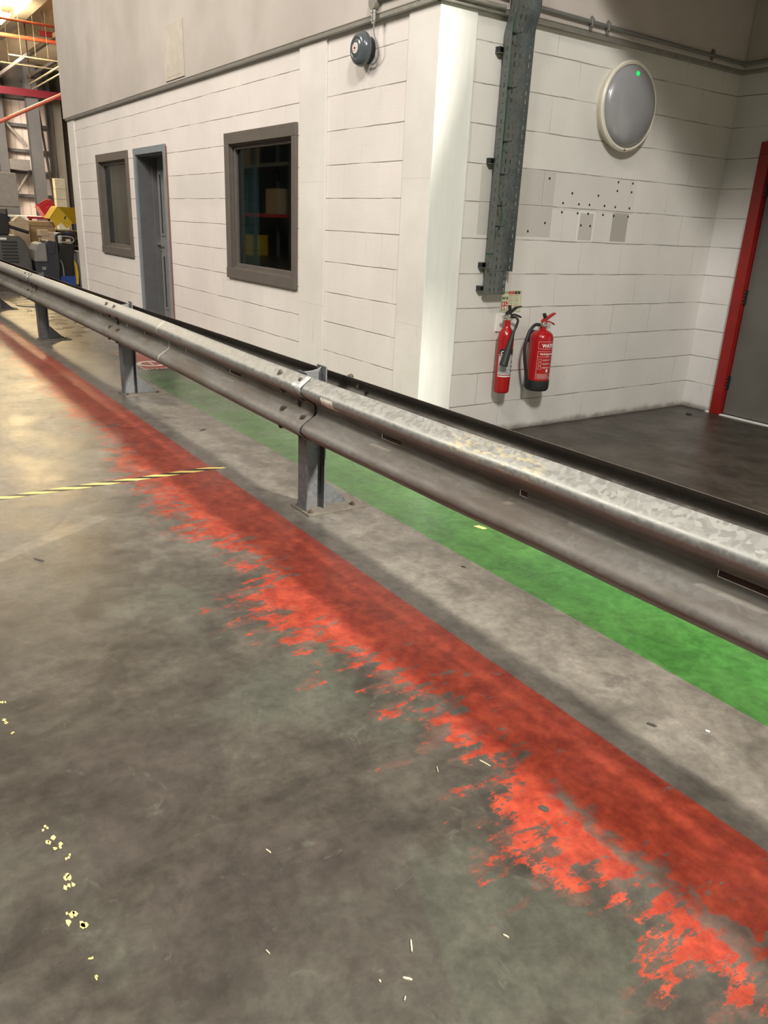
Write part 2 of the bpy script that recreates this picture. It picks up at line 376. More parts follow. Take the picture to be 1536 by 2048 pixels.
M['grey_steel'] = plain('painted_column', (.115, .115, .12), .6, 0, .15, 1)
M['pale_steel'] = plain('pale_steel', (.27, .25, .22), .5, 0, .15, 1)
M['hall_dark'] = plain('dark_hall_sheet', (.10, .085, .07), .7, 0, .2, .8)
M['hall_wall'] = plain('hall_sheet', (.42, .37, .31), .7, 0, .25, .6)
M['hot_lamp'] = plain('lamp_tube', (1, 1, 1), .5, 0, 0, emit=((1, .80, .45), 170))
M['led'] = plain('green_led', (0, .05, .01), .5, 0, 0, emit=((0, .8, .09), 1.6))

t = NT('ceiling_liner'); x, y, z = t.xyz()
rb = t.m_('ABSOLUTE', t.m_('SUBTRACT', t.m_('FRACT', t.m_('DIVIDE', y, 1.2)), .5))
c = t.mix(t.mr(t.noise(.5, 3), .3, .7), (.66, .54, .36), (.78, .65, .44))
c = t.mix(t.mr(rb, .02, .035, .5, 0), c, (.25, .18, .1))
M['ceiling'] = t.fin(c, .6, 0, .3)
t = NT('wall_cladding'); x, y, z = t.xyz()
w_ = t.m_('ABSOLUTE', t.m_('SUBTRACT', t.m_('FRACT', t.m_('DIVIDE', y, .33)), .5))
c = t.mix(t.mr(w_, .05, .12, .6, 0), (.78, .68, .62), (.50, .42, .38))
M['cladding'] = t.fin(c, .6, 0, .3)

t = NT('window_glass')
t.b.inputs['Transmission Weight'].default_value = 1.0
t.b.inputs['IOR'].default_value = 1.5
n = t.noise(1.5, 2); t.bump(n, .02, .004)
M['glass'] = t.fin((.22, .36, .38), .02, 0, .7)

t = NT('opal_diffuser')
c = t.mix(t.mr(t.noise(2, 3), .3, .7), (.22, .22, .235), (.27, .27, .28))
t.b.inputs['Coat Weight'].default_value = .6; t.b.inputs['Coat Roughness'].default_value = .06
M['opal'] = t.fin(c, .3, 0, .6)

t = NT('hazard_tape'); x, y, z = t.xyz()
dg = t.m_('FRACT', t.m_('DIVIDE', t.m_('ADD', y, t.m_('MULTIPLY', x, -2.2)), .165))
c = t.mix(t.mr(dg, .49, .51), (.62, .46, .14), (.018, .016, .014))
c = t.mix(t.m_('MULTIPLY', t.mr(t.noise(30, 4), .55, .7), .4), c, (.16, .14, .11))
M['hazard'] = t.fin(c, .45, 0, .4)

# ------------------------------------------------------------------ mesh helper
OFF = {}
class MB:
    def __init__(s): s.bm = bmesh.new()
    def box(s, x0, x1, y0, y1, z0, z1, rot=None, mi=0):
        vs = [s.bm.verts.new(p) for p in ((x0, y0, z0), (x1, y0, z0), (x1, y1, z0), (x0, y1, z0), (x0, y0, z1), (x1, y0, z1), (x1, y1, z1), (x0, y1, z1))]
        for f in ((0, 3, 2, 1), (4, 5, 6, 7), (0, 1, 5, 4), (1, 2, 6, 5), (2, 3, 7, 6), (3, 0, 4, 7)):
            s.bm.faces.new([vs[i] for i in f]).material_index = mi
        if rot is not None:
            c = Vector(((x0 + x1) / 2, (y0 + y1) / 2, (z0 + z1) / 2))
            bmesh.ops.rotate(s.bm, verts=vs, cent=c, matrix=rot)
        return s
    def lathe(s, prof, c, axis='z', seg=32, closed=True):
        ax = {'z': (Vector((1, 0, 0)), Vector((0, 1, 0)), Vector((0, 0, 1))), 'x': (Vector((0, 1, 0)), Vector((0, 0, 1)), Vector((1, 0, 0))),
              'y': (Vector((0, 0, 1)), Vector((1, 0, 0)), Vector((0, 1, 0)))}[axis] if isinstance(axis, str) else axis
        c = Vector(c); rings = []
        for r, h in prof:
            if r < 1e-6: rings.append([s.bm.verts.new(c + ax[2] * h)])
            else: rings.append([s.bm.verts.new(c + ax[2] * h + (ax[0] * math.cos(a) + ax[1] * math.sin(a)) * r) for a in [2 * math.pi * i / seg for i in range(seg)]])
        for A, B in zip(rings, rings[1:]):
            for i in range(seg):
                j = (i + 1) % seg
                if len(A) == 1 and len(B) == 1: continue
                if len(A) == 1: s.bm.faces.new((A[0], B[i], B[j]))
                elif len(B) == 1: s.bm.faces.new((A[i], A[j], B[0]))
                else: s.bm.faces.new((A[i], A[j], B[j], B[i]))
        if closed:
            for rr in (rings[0], rings[-1]):
                if len(rr) > 1: s.bm.faces.new(rr)
        return s
    def cyl(s, p0, p1, r0, r1=None, seg=16):
        p0, p1 = Vector(p0), Vector(p1); d = (p1 - p0); L = d.length; d.normalize()
        a = d.orthogonal().normalized(); b = d.cross(a)
        return s.lathe([(r0, 0), (r0 if r1 is None else r1, L)], p0, (a, b, d), seg)
    def tube(s, pts, r, seg=10, sub=6):
        P = [Vector(p) for p in pts]; Q = []
        if sub > 1 and len(P) > 2:
            E = [P[0] * 2 - P[1]] + P + [P[-1] * 2 - P[-2]]
            for i in range(1, len(E) - 2):
                for k in range(sub):
                    u = k / sub; a, b, c, d = E[i - 1:i + 3]
                    Q.append(.5 * ((2 * b) + (c - a) * u + (2 * a - 5 * b + 4 * c - d) * u * u + (3 * b - a - 3 * c + d) * u ** 3))
            Q.append(P[-1])
        else: Q = P
        rr = r if callable(r) else (lambda u: r)
        rings = []; up = None
        for i, p in enumerate(Q):
            d = (Q[min(i + 1, len(Q) - 1)] - Q[max(i - 1, 0)]).normalized()
            if up is None: up = d.orthogonal().normalized()
            up = (up - d * up.dot(d)).normalized(); b = d.cross(up); R_ = rr(i / (len(Q) - 1))
            rings.append([s.bm.verts.new(p + (up * math.cos(a) + b * math.sin(a)) * R_) for a in [2 * math.pi * k / seg for k in range(seg)]])
        for A, B in zip(rings, rings[1:]):
            for i in range(seg):
                j = (i + 1) % seg; s.bm.faces.new((A[i], A[j], B[j], B[i]))
        s.bm.faces.new(rings[0]); s.bm.faces.new(rings[-1]); return s
    def prism(s, poly, ext):     # poly: 3d points, ext: vector
        e = Vector(ext); a = [s.bm.verts.new(Vector(p)) for p in poly]; b = [s.bm.verts.new(Vector(p) + e) for p in poly]
        s.bm.faces.new(a); s.bm.faces.new(b[::-1]); n = len(a)
        for i in range(n): s.bm.faces.new((a[i], b[i], b[(i + 1) % n], a[(i + 1) % n]))
        return s
    def grid(s, us, vs, fn, skip=lambda i, j: False):
        V = [[None] * len(vs) for _ in us]
        def g(i, j):
            if V[i][j] is None: V[i][j] = s.bm.verts.new(fn(us[i], vs[j]))
            return V[i][j]
        for i in range(len(us) - 1):
            for j in range(len(vs) - 1):
                if not skip(i, j): s.bm.faces.new((g(i, j), g(i + 1, j), g(i + 1, j + 1), g(i, j + 1)))
        return s
    def build(s, name, mat, parent=None, origin=None, smooth=False, bevel=0, solid=0, auto=40, nseg=2):
        bmesh.ops.recalc_face_normals(s.bm, faces=s.bm.faces)
        if parent is not None: org = OFF[parent.name] if origin is None else Vector(origin)
        elif origin is not None: org = Vector(origin)
        else:
            lo = [min(v.co[i] for v in s.bm.verts) for i in range(3)]; hi = [max(v.co[i] for v in s.bm.verts) for i in range(3)]
            org = Vector(((lo[0] + hi[0]) / 2, (lo[1] + hi[1]) / 2, lo[2]))
        bmesh.ops.translate(s.bm, verts=s.bm.verts, vec=-org)
        me = bpy.data.meshes.new(name); s.bm.to_mesh(me); s.bm.free()
        for m in (mat if isinstance(mat, (list, tuple)) else [mat]): me.materials.append(m)
        o = bpy.data.objects.new(name, me); COL.objects.link(o); OFF[o.name] = org
        if parent is not None: o.parent = parent; o.location = org - OFF[parent.name]
        else: o.location = org
        if smooth:
            for p in me.polygons: p.use_smooth = True
            bm2 = bmesh.new(); bm2.from_mesh(me)
            for e in bm2.edges:
                if len(e.link_faces) == 2 and e.calc_face_angle(0) > math.radians(auto): e.smooth = False
            bm2.to_mesh(me); bm2.free()
        if solid:
            md = o.modifiers.new('thickness', 'SOLIDIFY'); md.thickness = solid; md.offset = 0
        if bevel:
            md = o.modifiers.new('soft_edges', 'BEVEL'); md.width = bevel; md.segments = nseg; md.limit_method = 'ANGLE'; md.angle_limit = .7
        return o

def tag(o, label=None, cat=None, group=None, kind=None):
    if label: o['label'] = label
    if cat: o['category'] = cat
    if group: o['group'] = group
    if kind: o['kind'] = kind
    return o
def thing(name, loc, label, cat, group=None, kind=None):
    o = bpy.data.objects.new(name, None); COL.objects.link(o); o.location = loc; o.empty_display_size = .1
    OFF[o.name] = Vector(loc); return tag(o, label, cat, group, kind)
def struct(o): o['kind'] = 'structure'; return o
def sroot(name, loc):
    o = bpy.data.objects.new(name, None); COL.objects.link(o); o.location = loc; OFF[o.name] = Vector(loc); o['kind'] = 'structure'; return o
def copy_part(o, delta, parent=None):
    c = o.copy(); COL.objects.link(c); c.parent = parent if parent is not None else o.parent
    c.location = Vector(o.location) + Vector(delta); OFF[c.name] = OFF[o.name] + Vector(delta); return c
def text_bm(mb, s, size, fn, align='CENTER', bold=.0):
    cu = bpy.data.curves.new('t', 'FONT'); cu.body = s; cu.size = size; cu.align_x = align; cu.offset = bold; cu.resolution_u = 2
    o = bpy.data.objects.new('t', cu); COL.objects.link(o)
    dg = bpy.context.evaluated_depsgraph_get(); me = bpy.data.meshes.new_from_object(o.evaluated_get(dg))
    vs = [mb.bm.verts.new(fn(v.co.x, v.co.y)) for v in me.vertices]
    for p in me.polygons:
        try: mb.bm.faces.new([vs[i] for i in p.vertices])
        except ValueError: pass
    bpy.data.objects.remove(o); bpy.data.curves.remove(cu); bpy.data.meshes.remove(me)
    return mb

# ================================================================== SETTING
struct(MB().box(-60, 16, -14, 22, -.25, 0).build('floor', M['floor'], origin=(0, 0, 0)))

# long office wall with windows and doorway (front face y = 0)
ZT = 2.625
mb = MB(); TH = .30
cols = [(-8.43, -7.36), (-6.11, -5.745), (-4.775, -3.06), (-1.80, -1.69)]
for a, b in cols: mb.box(a, b, 0, TH, 0, ZT)
mb.box(-7.36, -6.11, 0, TH, 0, .94).box(-7.36, -6.11, 0, TH, 2.06, ZT)
mb.box(-5.745, -4.775, 0, TH, 2.07, ZT)
mb.box(-3.06, -1.80, 0, TH, 0, .94).box(-3.06, -1.80, 0, TH, 2.06, ZT)
mb.box(-1.29, -.30, 0, TH, 0, ZT)
wl = struct(mb.build('wall_left', M['block_left'], origin=(0, 0, 0)))
mb = MB()
for a, b in ((-8.79, -8.43), (-1.69, -1.29), (-.297, 0.0)): mb.box(a, b, -.014, TH if b < -.1 else .255, 0, ZT)
mb.build('pilaster', M['smooth'], wl, bevel=.003)
# nook wall carrying the extinguishers (face x = 0)
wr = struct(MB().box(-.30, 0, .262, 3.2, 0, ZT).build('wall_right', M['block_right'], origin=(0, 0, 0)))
MB().box(.0005, .012, -.0135, .268, 0, ZT).build('pilaster', M['gloss'], wr, bevel=.004)
wb = struct(MB().box(-.3, .315, 2.985, 3.25, 0, ZT).box(1.36, 5.5, 2.985, 3.25, 0, ZT).box(.315, 1.36, 2.985, 3.25, 2.10, ZT).build('wall_back', M['block_back'], origin=(0, 0, 0)))
# rendered upper storey
mb = MB()
mb.box(-8.87, .045, -.045, .30, 2.65, 7.0).box(-.25, .045, .30, 3.2, 2.65, 7.0).box(-8.87, -8.5, .3, 6, 2.65, 7)
mb.box(.045, 5.5, 2.94, 3.2, 2.65, 7.0).box(-8.87, .045, .0, 3.2, 6.9, 7.0)
struct(mb.build('wall_upper', M['fascia'], origin=(0, 0, 0), bevel=.006))
struct(MB().box(-8.80, -8.5, .28, 6, 0, 2.66).build('wall_end', M['smooth'], origin=(0, 0, 0)))
mb = MB().box(-8.80, .022, -.040, .0, 2.622, 2.650).box(.0, .040, -.040, 2.985, 2.622, 2.650).box(.04, 5.5, 2.945, 2.985, 2.622, 2.65)
struct(mb.build('trim_1', M['flash'], origin=(0, 0, 0), bevel=.004))
mb = MB().cyl((-.02, -.052, 2.655), (.052, -.052, 2.655), .012).cyl((.052, -.055, 2.655), (.052, .44, 2.655), .014)
struct(mb.build('trim_2', M['flash'], origin=(0, 0, 0), smooth=True))

# dark office behind the windows
mb = MB()
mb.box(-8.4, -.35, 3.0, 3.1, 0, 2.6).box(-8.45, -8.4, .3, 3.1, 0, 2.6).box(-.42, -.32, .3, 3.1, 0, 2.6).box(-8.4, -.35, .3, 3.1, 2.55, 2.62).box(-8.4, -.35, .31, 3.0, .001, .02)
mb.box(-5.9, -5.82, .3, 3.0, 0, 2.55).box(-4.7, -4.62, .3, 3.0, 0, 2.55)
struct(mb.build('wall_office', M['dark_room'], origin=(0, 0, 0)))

def window(n, x0, x1, z0, z1, lab):
    w = sroot('window_%d' % n, ((x0 + x1) / 2, 0, z0))
    a = .095
    mb = MB().box(x0, x1, -.022, .006, z1 - a, z1).box(x0, x1, -.028, .006, z0, z0 + a)
    mb.box(x0, x0 + a, -.022, .006, z0 + a, z1 - a).box(x1 - a * .8, x1, -.022, .006, z0 + a, z1 - a)
    mb.build('window_surround', M['frame_brown'], w, bevel=.004)
    b = x0 + a; c = x1 - a * .8; d = z0 + a; e = z1 - a
    mb = MB().box(b - .02, b + .012, .004, .10, d, e).box(c - .012, c + .02, .004, .10, d, e).box(b, c, .004, .10, e - .012, e + .02).box(b, c, .004, .10, d - .02, d + .012)
    mb.build('window_lining', M['frame_brown'], w, bevel=.002)
    b += .012; c -= .012; d += .012; e -= .012; f = .028
    mb = MB().box(b, b + f, .03, .085, d, e).box(c - f, c, .03, .085, d, e).box(b + f, c - f, .03, .085, e - f, e).box(b + f, c - f, .03, .085, d, d + f)
    mb.build('window_sash', M['frame_brown'], w, bevel=.003)
    MB().box(b + f - .004, c - f + .004, .055, .063, d + f - .004, e - f + .004).build('window_pane', M['glass'], w)
    return w
window(1, -7.42, -6.05, .885, 2.12, '')
window(2, -3.125, -1.735, .875, 2.123, '')

# doorway in the long wall
D1 = sroot('door_1', (-5.26, 0, 0))
mb = MB().box(-5.81, -4.71, -.020, .004, 2.050, 2.122).box(-5.81, -5.738, -.020, .004, 0, 2.05).box(-4.782, -4.71, -.020, .004, 0, 2.05)
mb.build('door_surround', M['frame_grey'], D1, bevel=.003)
mb = MB().box(-5.765, -5.735, .0, .30, 0, 2.06).box(-4.785, -4.755, .0, .30, 0, 2.06).box(-5.735, -4.785, .0, .30, 2.035, 2.07).box(-5.735, -5.722, .17, .225, 0, 2.04)
mb.build('door_lining', M['reveal_grey'], D1, bevel=.002)
leaf = MB().box(-5.735, -4.785, .228, .272, .01, 2.035).build('door_leaf', M['leaf_grey'], D1, bevel=.002)
for z0, z1 in ((1.17, 1.88), (.30, .955)):
    MB().box(-5.655, -5.63, .216, .23, z0, z1).box(-5.565, -5.54, .216, .23, z0, z1).box(-5.63, -5.565, .216, .23, z0, z0 + .025).box(-5.63, -5.565, .216, .23, z1 - .025, z1).build('vision_frame', M['leaf_grey'], leaf, bevel=.002)
    MB().box(-5.63, -5.565, .224, .2285, z0 + .025, z1 - .025).build('vision_pane', M['sign_black'], leaf)
MB().box(-5.725, -5.685, .218, .23, .99, 1.12).cyl((-5.705, .18, 1.07), (-5.705, .23, 1.07), .010).cyl((-5.712, .185, 1.07), (-5.585, .185, 1.07), .009).build('door_handle', M['steel'], leaf, smooth=True)
mb = MB().cyl((-4.700, -.012, 0), (-4.700, -.012, 2.10), .008, seg=6); mb.build('rust_bead', plain('rusty_sealant', (.22, .10, .05), .8), D1)

# red framed fire door in the back wall
D2 = sroot('door_2', (.83, 2.985, 0))
mb = MB().box(.305, .395, 2.945, 2.99, 0, 2.05).box(1.29, 1.38, 2.945, 2.99, 0, 2.05).box(.305, 1.38, 2.945, 2.99, 2.05, 2.135)
mb.box(.365, .395, 2.99, 3.06, 0, 2.05).box(1.29, 1.32, 2.99, 3.06, 0, 2.05).box(.395, 1.29, 2.99, 3.06, 2.03, 2.06)
mb.build('door_surround', M['red_frame'], D2, bevel=.004)
leaf2 = MB().box(.402, 1.285, 3.0, 3.045, .012, 2.03).build('door_leaf', M['leaf_dark'], D2, bevel=.002)
for z in (.28, .98, 1.80):
    mb = MB().box(.388, .412, 2.978, 3.0, z - .055, z + .055)
    for k in range(4): mb.cyl((.400, 2.972, z - .045 + k * .03), (.400, 2.978, z - .045 + k * .03), .004, seg=8)
    mb.build('hinge', M['black'], leaf2, bevel=.001)
    mb = MB()
    for k in range(4): mb.box(.3965, .4035, 2.970, 2.9735, z - .048 + k * .028, z - .040 + k * .028)
    mb.build('hinge_screw', M['steel'], leaf2)
MB().box(.40, 1.285, 2.95, 2.99, 0, .008).box(.26, .30, 2.955, 2.985, 0, .010).build('threshold', M['white'], D2)

# ceilings and far hall
struct(MB().box(-40, -9.5, -14, 22, 7.0, 7.2).build('ceiling_far', M['ceiling'], origin=(0, 0, 0)))
struct(MB().box(-9.5, 16, -14, 22, 10.5, 10.7).box(-9.6, -9.4, -14, 22, 7.0, 10.6).build('ceiling', M['hall_wall'], origin=(0, 0, 0)))
struct(MB().box(-35.4, -35.2, -14, 22, 0, 5.75).build('wall_far', M['cladding'], origin=(0, 0, 0)))
struct(MB().box(-35.3, -35.0, -14, 22, 5.75, 7.05).box(-35.15, -34.9, 5.95, 22, 0.0, 5.6).build('wall_gutter', M['hall_dark'], origin=(0, 0, 0)))
struct(MB().box(-60, 16, -14.2, -14, 0, 10.6).build('wall_aisle', plain('aisle_sheet', (.06, .085, .09), .7, 0, .3, .5), origin=(0, 0, 0)))
struct(MB().box(15.8, 16, -14, 22, 0, 10.6).build('wall_east', M['hall_wall'], origin=(0, 0, 0)))
struct(MB().box(-40, 5.5, 21.8, 22, 0, 10.6).box(5.5, 16, 9, 9.2, 0, 10.6).build('wall_north', M['hall_dark'], origin=(0, 0, 0)))
# unseen slab added to keep the high bay lamp off the right wall
struct(MB().box(5.35, 5.6, 1.38, 3.6, 3.4, 7.6).build('lamp_blocker', M['conduit'], origin=(0, 0, 0)))
# unseen slab added over the door nook to shade its upper walls
struct(MB().box(.045, 3.4, .62, 2.94, 3.34, 3.5).build('nook_shade_slab', M['fascia'], origin=(0, 0, 0)))

# ================================================================== GUARD RAIL
def catmull(pts, sub):
    E = [tuple(2 * a - b for a, b in zip(pts[0], pts[1]))] + pts + [tuple(2 * a - b for a, b in zip(pts[-1], pts[-2]))]
    out = []
    for i in range(1, len(E) - 2):
        for k in range(sub):
            u = k / sub; a, b, c, d = E[i - 1:i + 3]
            out.append(tuple(.5 * ((2 * b[q]) + (c[q] - a[q]) * u + (2 * a[q] - 5 * b[q] + 4 * c[q] - d[q]) * u * u + (3 * b[q] - a[q] - 3 * c[q] + d[q]) * u ** 3) for q in range(2)))
    out.append(pts[-1]); return out
half = [(.0, .0), (.0, .008), (.0, .016), (.007, .029), (.052, .058), (.070, .070), (.0805, .084), (.083, .097), (.0785, .110), (.066, .122), (.036, .143), (.021, .1545)]
prof = [(o, -h) for o, h in half[::-1]][:-1] + half
PROF = []
for i in range(len(prof) - 1):
    PROF.append(prof[i]); PROF.append(((prof[i][0] + prof[i + 1][0]) / 2, (prof[i][1] + prof[i + 1][1]) / 2))
PROF.append(prof[-1])
def interp(x, tab):
    if x <= tab[0][0]: return tab[0][1]
    for (a, b), (c, d) in zip(tab, tab[1:]):
        if x <= c:
            u = (x - a) / (c - a); u = u * u * (3 - 2 * u); return b + (d - b) * u
    return tab[-1][1]
RZ = lambda x: .5655 + interp(x, [(-8, .033), (-5, .027), (-1.7, .024), (.95, 0), (1.9, .004), (2.7, .013), (3.3, .018), (5, .02)])
BZ = lambda x: .5675 + interp(x, [(-9, .0), (-3.6, -.012), (.1, 0), (1.7, .006), (3.1, .013)])
def beam(x0, x1, yv, sgn, zf, slots=(), lift=0.0, dents=(), xe=None):
    xs = sorted(set([round(x0 + (x1 - x0) * i / 60, 4) for i in range(61)] + [v for s_ in slots for v in s_ if x0 < v < x1]))
    idx = list(range(len(PROF)))
    mid = [i for i, (o, h) in enumerate(PROF) if -.001 <= h <= .009]
    def fn(x, i):
        o, h = PROF[int(i)]
        for dx, dw, da in dents:
            if abs(x - dx) < dw: o -= da * (1 + math.cos(math.pi * (x - dx) / dw)) / 2 * (o / .083)
        lf = lift + (.005 * max(0, 1 - abs(x - xe) / .25) if xe is not None else 0)
        return (x, yv + sgn * (o + lf), zf(x) + h * (1 + lf * 2))
    def skip(i, j):
        xm = (xs[i] + xs[i + 1]) / 2; hm = (PROF[j][1] + PROF[j + 1][1]) / 2
        return any(a < xm < b for a, b in slots) and -.005 <= hm <= .0175
    return MB().grid(xs, idx, fn, skip)
G = thing('guard_rail', (.81, -1.27, 0), 'galvanised steel two-sided crash barrier on short posts along the green walkway', 'crash barrier')
SL = [(1.513, 1.653), (2.35, 2.385), (3.097, 3.30), (-.06, .093), (-.76, -.735), (-1.6, -1.444), (-2.02, -2.0), (-2.75, -2.6), (-4.9, -4.76), (-3.9, -3.76), (-6.3, -6.16)]
YF, YB = -1.332, -1.215
beam(.63, 5.2, YF, -1, RZ, SL, 0.0, [(2.075, .035, .006), (2.42, .3, .004)]).build('rail_beam', M['rail'], G, smooth=True, auto=80, solid=.0024)
beam(-5.62, .95, YF, -1, RZ, SL, .0042, (), .95).build('rail_beam', M['rail'], G, smooth=True, auto=80, solid=.0024)
beam(-10.0, -5.30, YF, -1, RZ, SL, .0084, (), -5.30).build('rail_beam', M['rail'], G, smooth=True, auto=80, solid=.0024)
beam(-2.5, 5.2, YB, 1, BZ, SL, 0.0).build('rail_beam', M['rail_back'], G, smooth=True, auto=80, solid=.0024)
beam(-10.0, -2.3, YB, 1, BZ, SL, .004).build('rail_beam', M['rail_back'], G, smooth=True, auto=80, solid=.0024)
posts = []
def make_post(cx):
    fy, by = -1.330, -1.2175
    zt = .735
    mb = MB().box(cx - .044, cx + .044, fy, fy + .008, .010, zt - .012).box(cx - .044, cx + .044, by - .008, by, .010, zt + .012)
    mb.prism([(cx - .003, fy + .008, .010), (cx - .003, by - .008, .010), (cx - .003, by - .008, zt + .008), (cx - .003, by - .03, zt - .004), (cx - .003, fy + .05, zt - .010), (cx - .003, fy + .008, zt - .012)], (.006, 0, 0))
    p = mb.build('post', M['post'], G, origin=(cx, -1.27, 0), bevel=.0015)
    MB().prism([(cx - .004, by, .010), (cx - .004, by + .165, .010), (cx - .004, by + .150, .022), (cx - .004, by, .165)], (.008, 0, 0)).build('gusset', M['post'], p)
    MB().box(cx - .10, cx + .10, -1.345, -1.0, 0, .010).build('base_plate', M['plate'], p, bevel=.001)
    return p
def hexbolt(mb, p, d, r=.012, h=.009, washer=True):
    d = Vector(d).normalized(); a = d.orthogonal().normalized(); b = d.cross(a)
    if washer: mb.lathe([(r * 1.55, 0), (r * 1.55, .0025)], p, (a, b, d), 14)
    mb.lathe([(r, .0025), (r, h), (r * .85, h + .0015)], p, (a, b, d), 6)
    mb.lathe([(r * .5, h), (r * .5, h + .006)], p, (a, b, d), 8)
p0 = make_post(.807)
anchors = []
for dx, dy in ((.065, .03), (.06, .285), (-.065, .03), (-.06, .285)):
    mb = MB(); hexbolt(mb, Vector((.807 + dx, -1.345 + dy, .010)), (0, 0, 1), .011, .010)
    anchors.append(mb.build('anchor_bolt', M['bolt'], p0))
for cx in (-2.28, -5.50, -8.70):
    d = (cx - .807, 0, 0)
    c = p0.copy(); COL.objects.link(c); c.location = Vector(p0.location) + Vector(d); OFF[c.name] = OFF[p0.name] + Vector(d)
    for ch in list(p0.children):
        k = ch.copy(); COL.objects.link(k); k.parent = c
# splice and post bolts: groups of 8 through the slopes, 2 in the trough
def bolt_at(x, o, h, nx, lift=.006):
    # nx: outward normal (y,z)
    p = Vector((x, YF - o - lift, RZ(x) + h))
    mb = MB(); d = Vector((0, -nx[0], nx[1]))
    hexbolt(mb, p, d, .0135, .009)
    return mb.build('rail_bolt', M['bolt'], G)
for gx in (.79, -2.25, -5.47):
    for dx in (-.105, .105):
        for o, h, n in ((.048, .134, (.5, .87)), (.037, .048, (.6, -.8)), (.037, -.048, (.6, .8)), (.048, -.134, (.5, -.87))):
            bolt_at(gx + dx, o, h, n)
    bolt_at(gx + .005, 0, 0, (1, 0)); 
mb = MB(); hexbolt(mb, Vector((.98, YB + .052, BZ(.98) + .145)), (0, .5, .87), .012, .010); mb.build('rail_bolt', M['bolt'], G)
mb = MB(); hexbolt(mb, Vector((1.06, YB + .052, BZ(1.06) + .115)), (0, -.7, -.4), .012, .010); mb.build('rail_bolt', M['bolt'], G)

# ================================================================== RIGHT WALL THINGS
# screw holes left in the wall
mb = MB()
for y, z in [(1.015, 1.755), (1.016, 1.469), (1.253, 1.674), (1.172, 1.606), (1.171, 1.546), (1.334, 1.606), (1.332, 1.546), (1.444, 1.607), (1.442, 1.547), (1.526, 1.673), (1.605, 1.608), (1.602, 1.546),
             (1.724, 1.605), (1.721, 1.544), (1.723, 1.775), (1.724, 1.716), (1.885, 1.776), (1.884, 1.716), (1.885, 1.604), (1.884, 1.545), (1.381, 1.466), (1.479, 1.465), (.86, 1.41), (.74, 1.41)]:
    mb.lathe([(0, .0012), (.0085, .0012), (.0085, -.002)], (0, y, z), 'x', 10, False)
mb.build('screw_hole', M['sign_black'], wr)

# round bulkhead light
L = thing('wall_light', (0, 1.653, 2.256), 'large round wall light with cream rim, grey opal dome and a green indicator', 'wall light')
c0 = (0, 1.653, 2.256)
MB().lathe([(.270, .0), (.275, .03), (.287, .045), (.287, .062), (.276, .072), (.262, .070), (.256, .060)], c0, 'x', 64, False).build('rim', M['cream'], L, smooth=True)
MB().lathe([(.258 * math.cos(a), .060 + .085 * math.sin(a)) for a in [math.pi / 2 * i / 14 for i in range(15)]], c0, 'x', 64, False).build('diffuser', M['opal'], L, smooth=True)
MB().lathe([(0, .008), (.011, .006), (.016, .0)], (.117, 1.633, 2.452), 'x', 16, False).build('indicator', M['led'], L, smooth=True)
MB().cyl((.068, 1.653, 1.981), (.076, 1.653, 1.981), .006).build('screw', M['bolt'], L)

# perforated cable tray
T = thing('cable_tray', (.05, .555, 1.0), 'perforated galvanised cable tray running up the wall above the fire action sign', 'cable tray')
def perforated(fn, width, v0, v1, step, cols, slot=(.007, .026), alt=True):
    us = sorted(set([0, width] + [c + s_ for c in cols for s_ in (-slot[0] / 2, slot[0] / 2)]))
    vs = []; v = v0
    kinds = []
    k = 0
    while v < v1 - 1e-6:
        vs += [v, v + step * .5 - slot[1] / 2, v + step * .5 + slot[1] / 2] if (not alt or (k // 2) % 2 == 0) else [v, v + step * .5 - slot[0] / 2, v + step * .5 + slot[0] / 2]
        v += step; k += 1
    vs.append(v)
    def skip(i, j):
        um = (us[i] + us[i + 1]) / 2
        return j % 3 == 1 and any(abs(um - c) < slot[0] / 2 for c in cols)
    return MB().grid(us, vs, fn, skip)
XB = lambda z: .045 + interp(z, [(2.54, 0), (2.68, .034), (2.8, .034)])
y0t, y1t = .462, .650
perforated(lambda u, v: (XB(v), y0t + u, v), y1t - y0t, 1.15, 3.2, .05, [.055, .095, .135]).build('tray_base', M['tray'], T, solid=.0016)
perforated(lambda u, v: (XB(v) + u, y0t, v), .062, 1.17, 3.2, .05, [.031]).build('tray_flange', M['tray'], T, solid=.0016)
perforated(lambda u, v: (XB(v) + u, y1t, v), .062, 1.15, 3.2, .05, [.031]).build('tray_flange', M['tray'], T, solid=.0016)
mb = perforated(lambda u, v: (.041, y0t + .002 + u, v), .168, 1.0, 1.28, .05, [.055, .095, .135], alt=False); mb.build('tray_end_piece', M['tray'], T, solid=.0016)
perforated(lambda u, v: (.041 + u, y0t + .170, v), .030, 1.0, 1.16, .05, [.015], alt=False).build('tray_end_piece', M['tray'], T, solid=.0016)
MB().box(.041, .071, y0t + .002, y0t + .170, .998, 1.0).build('tray_end_piece', M['tray'], T)
for z in (2.44, 1.82, 1.185, 1.035):
    mb = MB().box(.001, .041, .432, .66, z - .018, z - .014).box(.001, .041, .432, .66, z + .014, z + .018).box(.001, .005, .432, .66, z - .018, z + .018)
    br = mb.build('strut_bracket', M['tray'], T)
    MB().box(.006, .040, .4335, .44, z - .013, z + .013).build('end_cap', M['black'], br)
for cx, rr, mt in ((.085, .0045, 'green_cable'), (.07, .004, 'black')):
    pts = [(XB(v) + (.05 if cx > .08 else .035), y0t + (.016 if cx > .08 else .028) + .004 * math.sin(v * 7), v) for v in [3.2 - .12 * k for k in range(14)]]
    MB().tube(pts, rr).build('earth_cable' if cx > .08 else 'data_cable', M[mt], T, smooth=True)
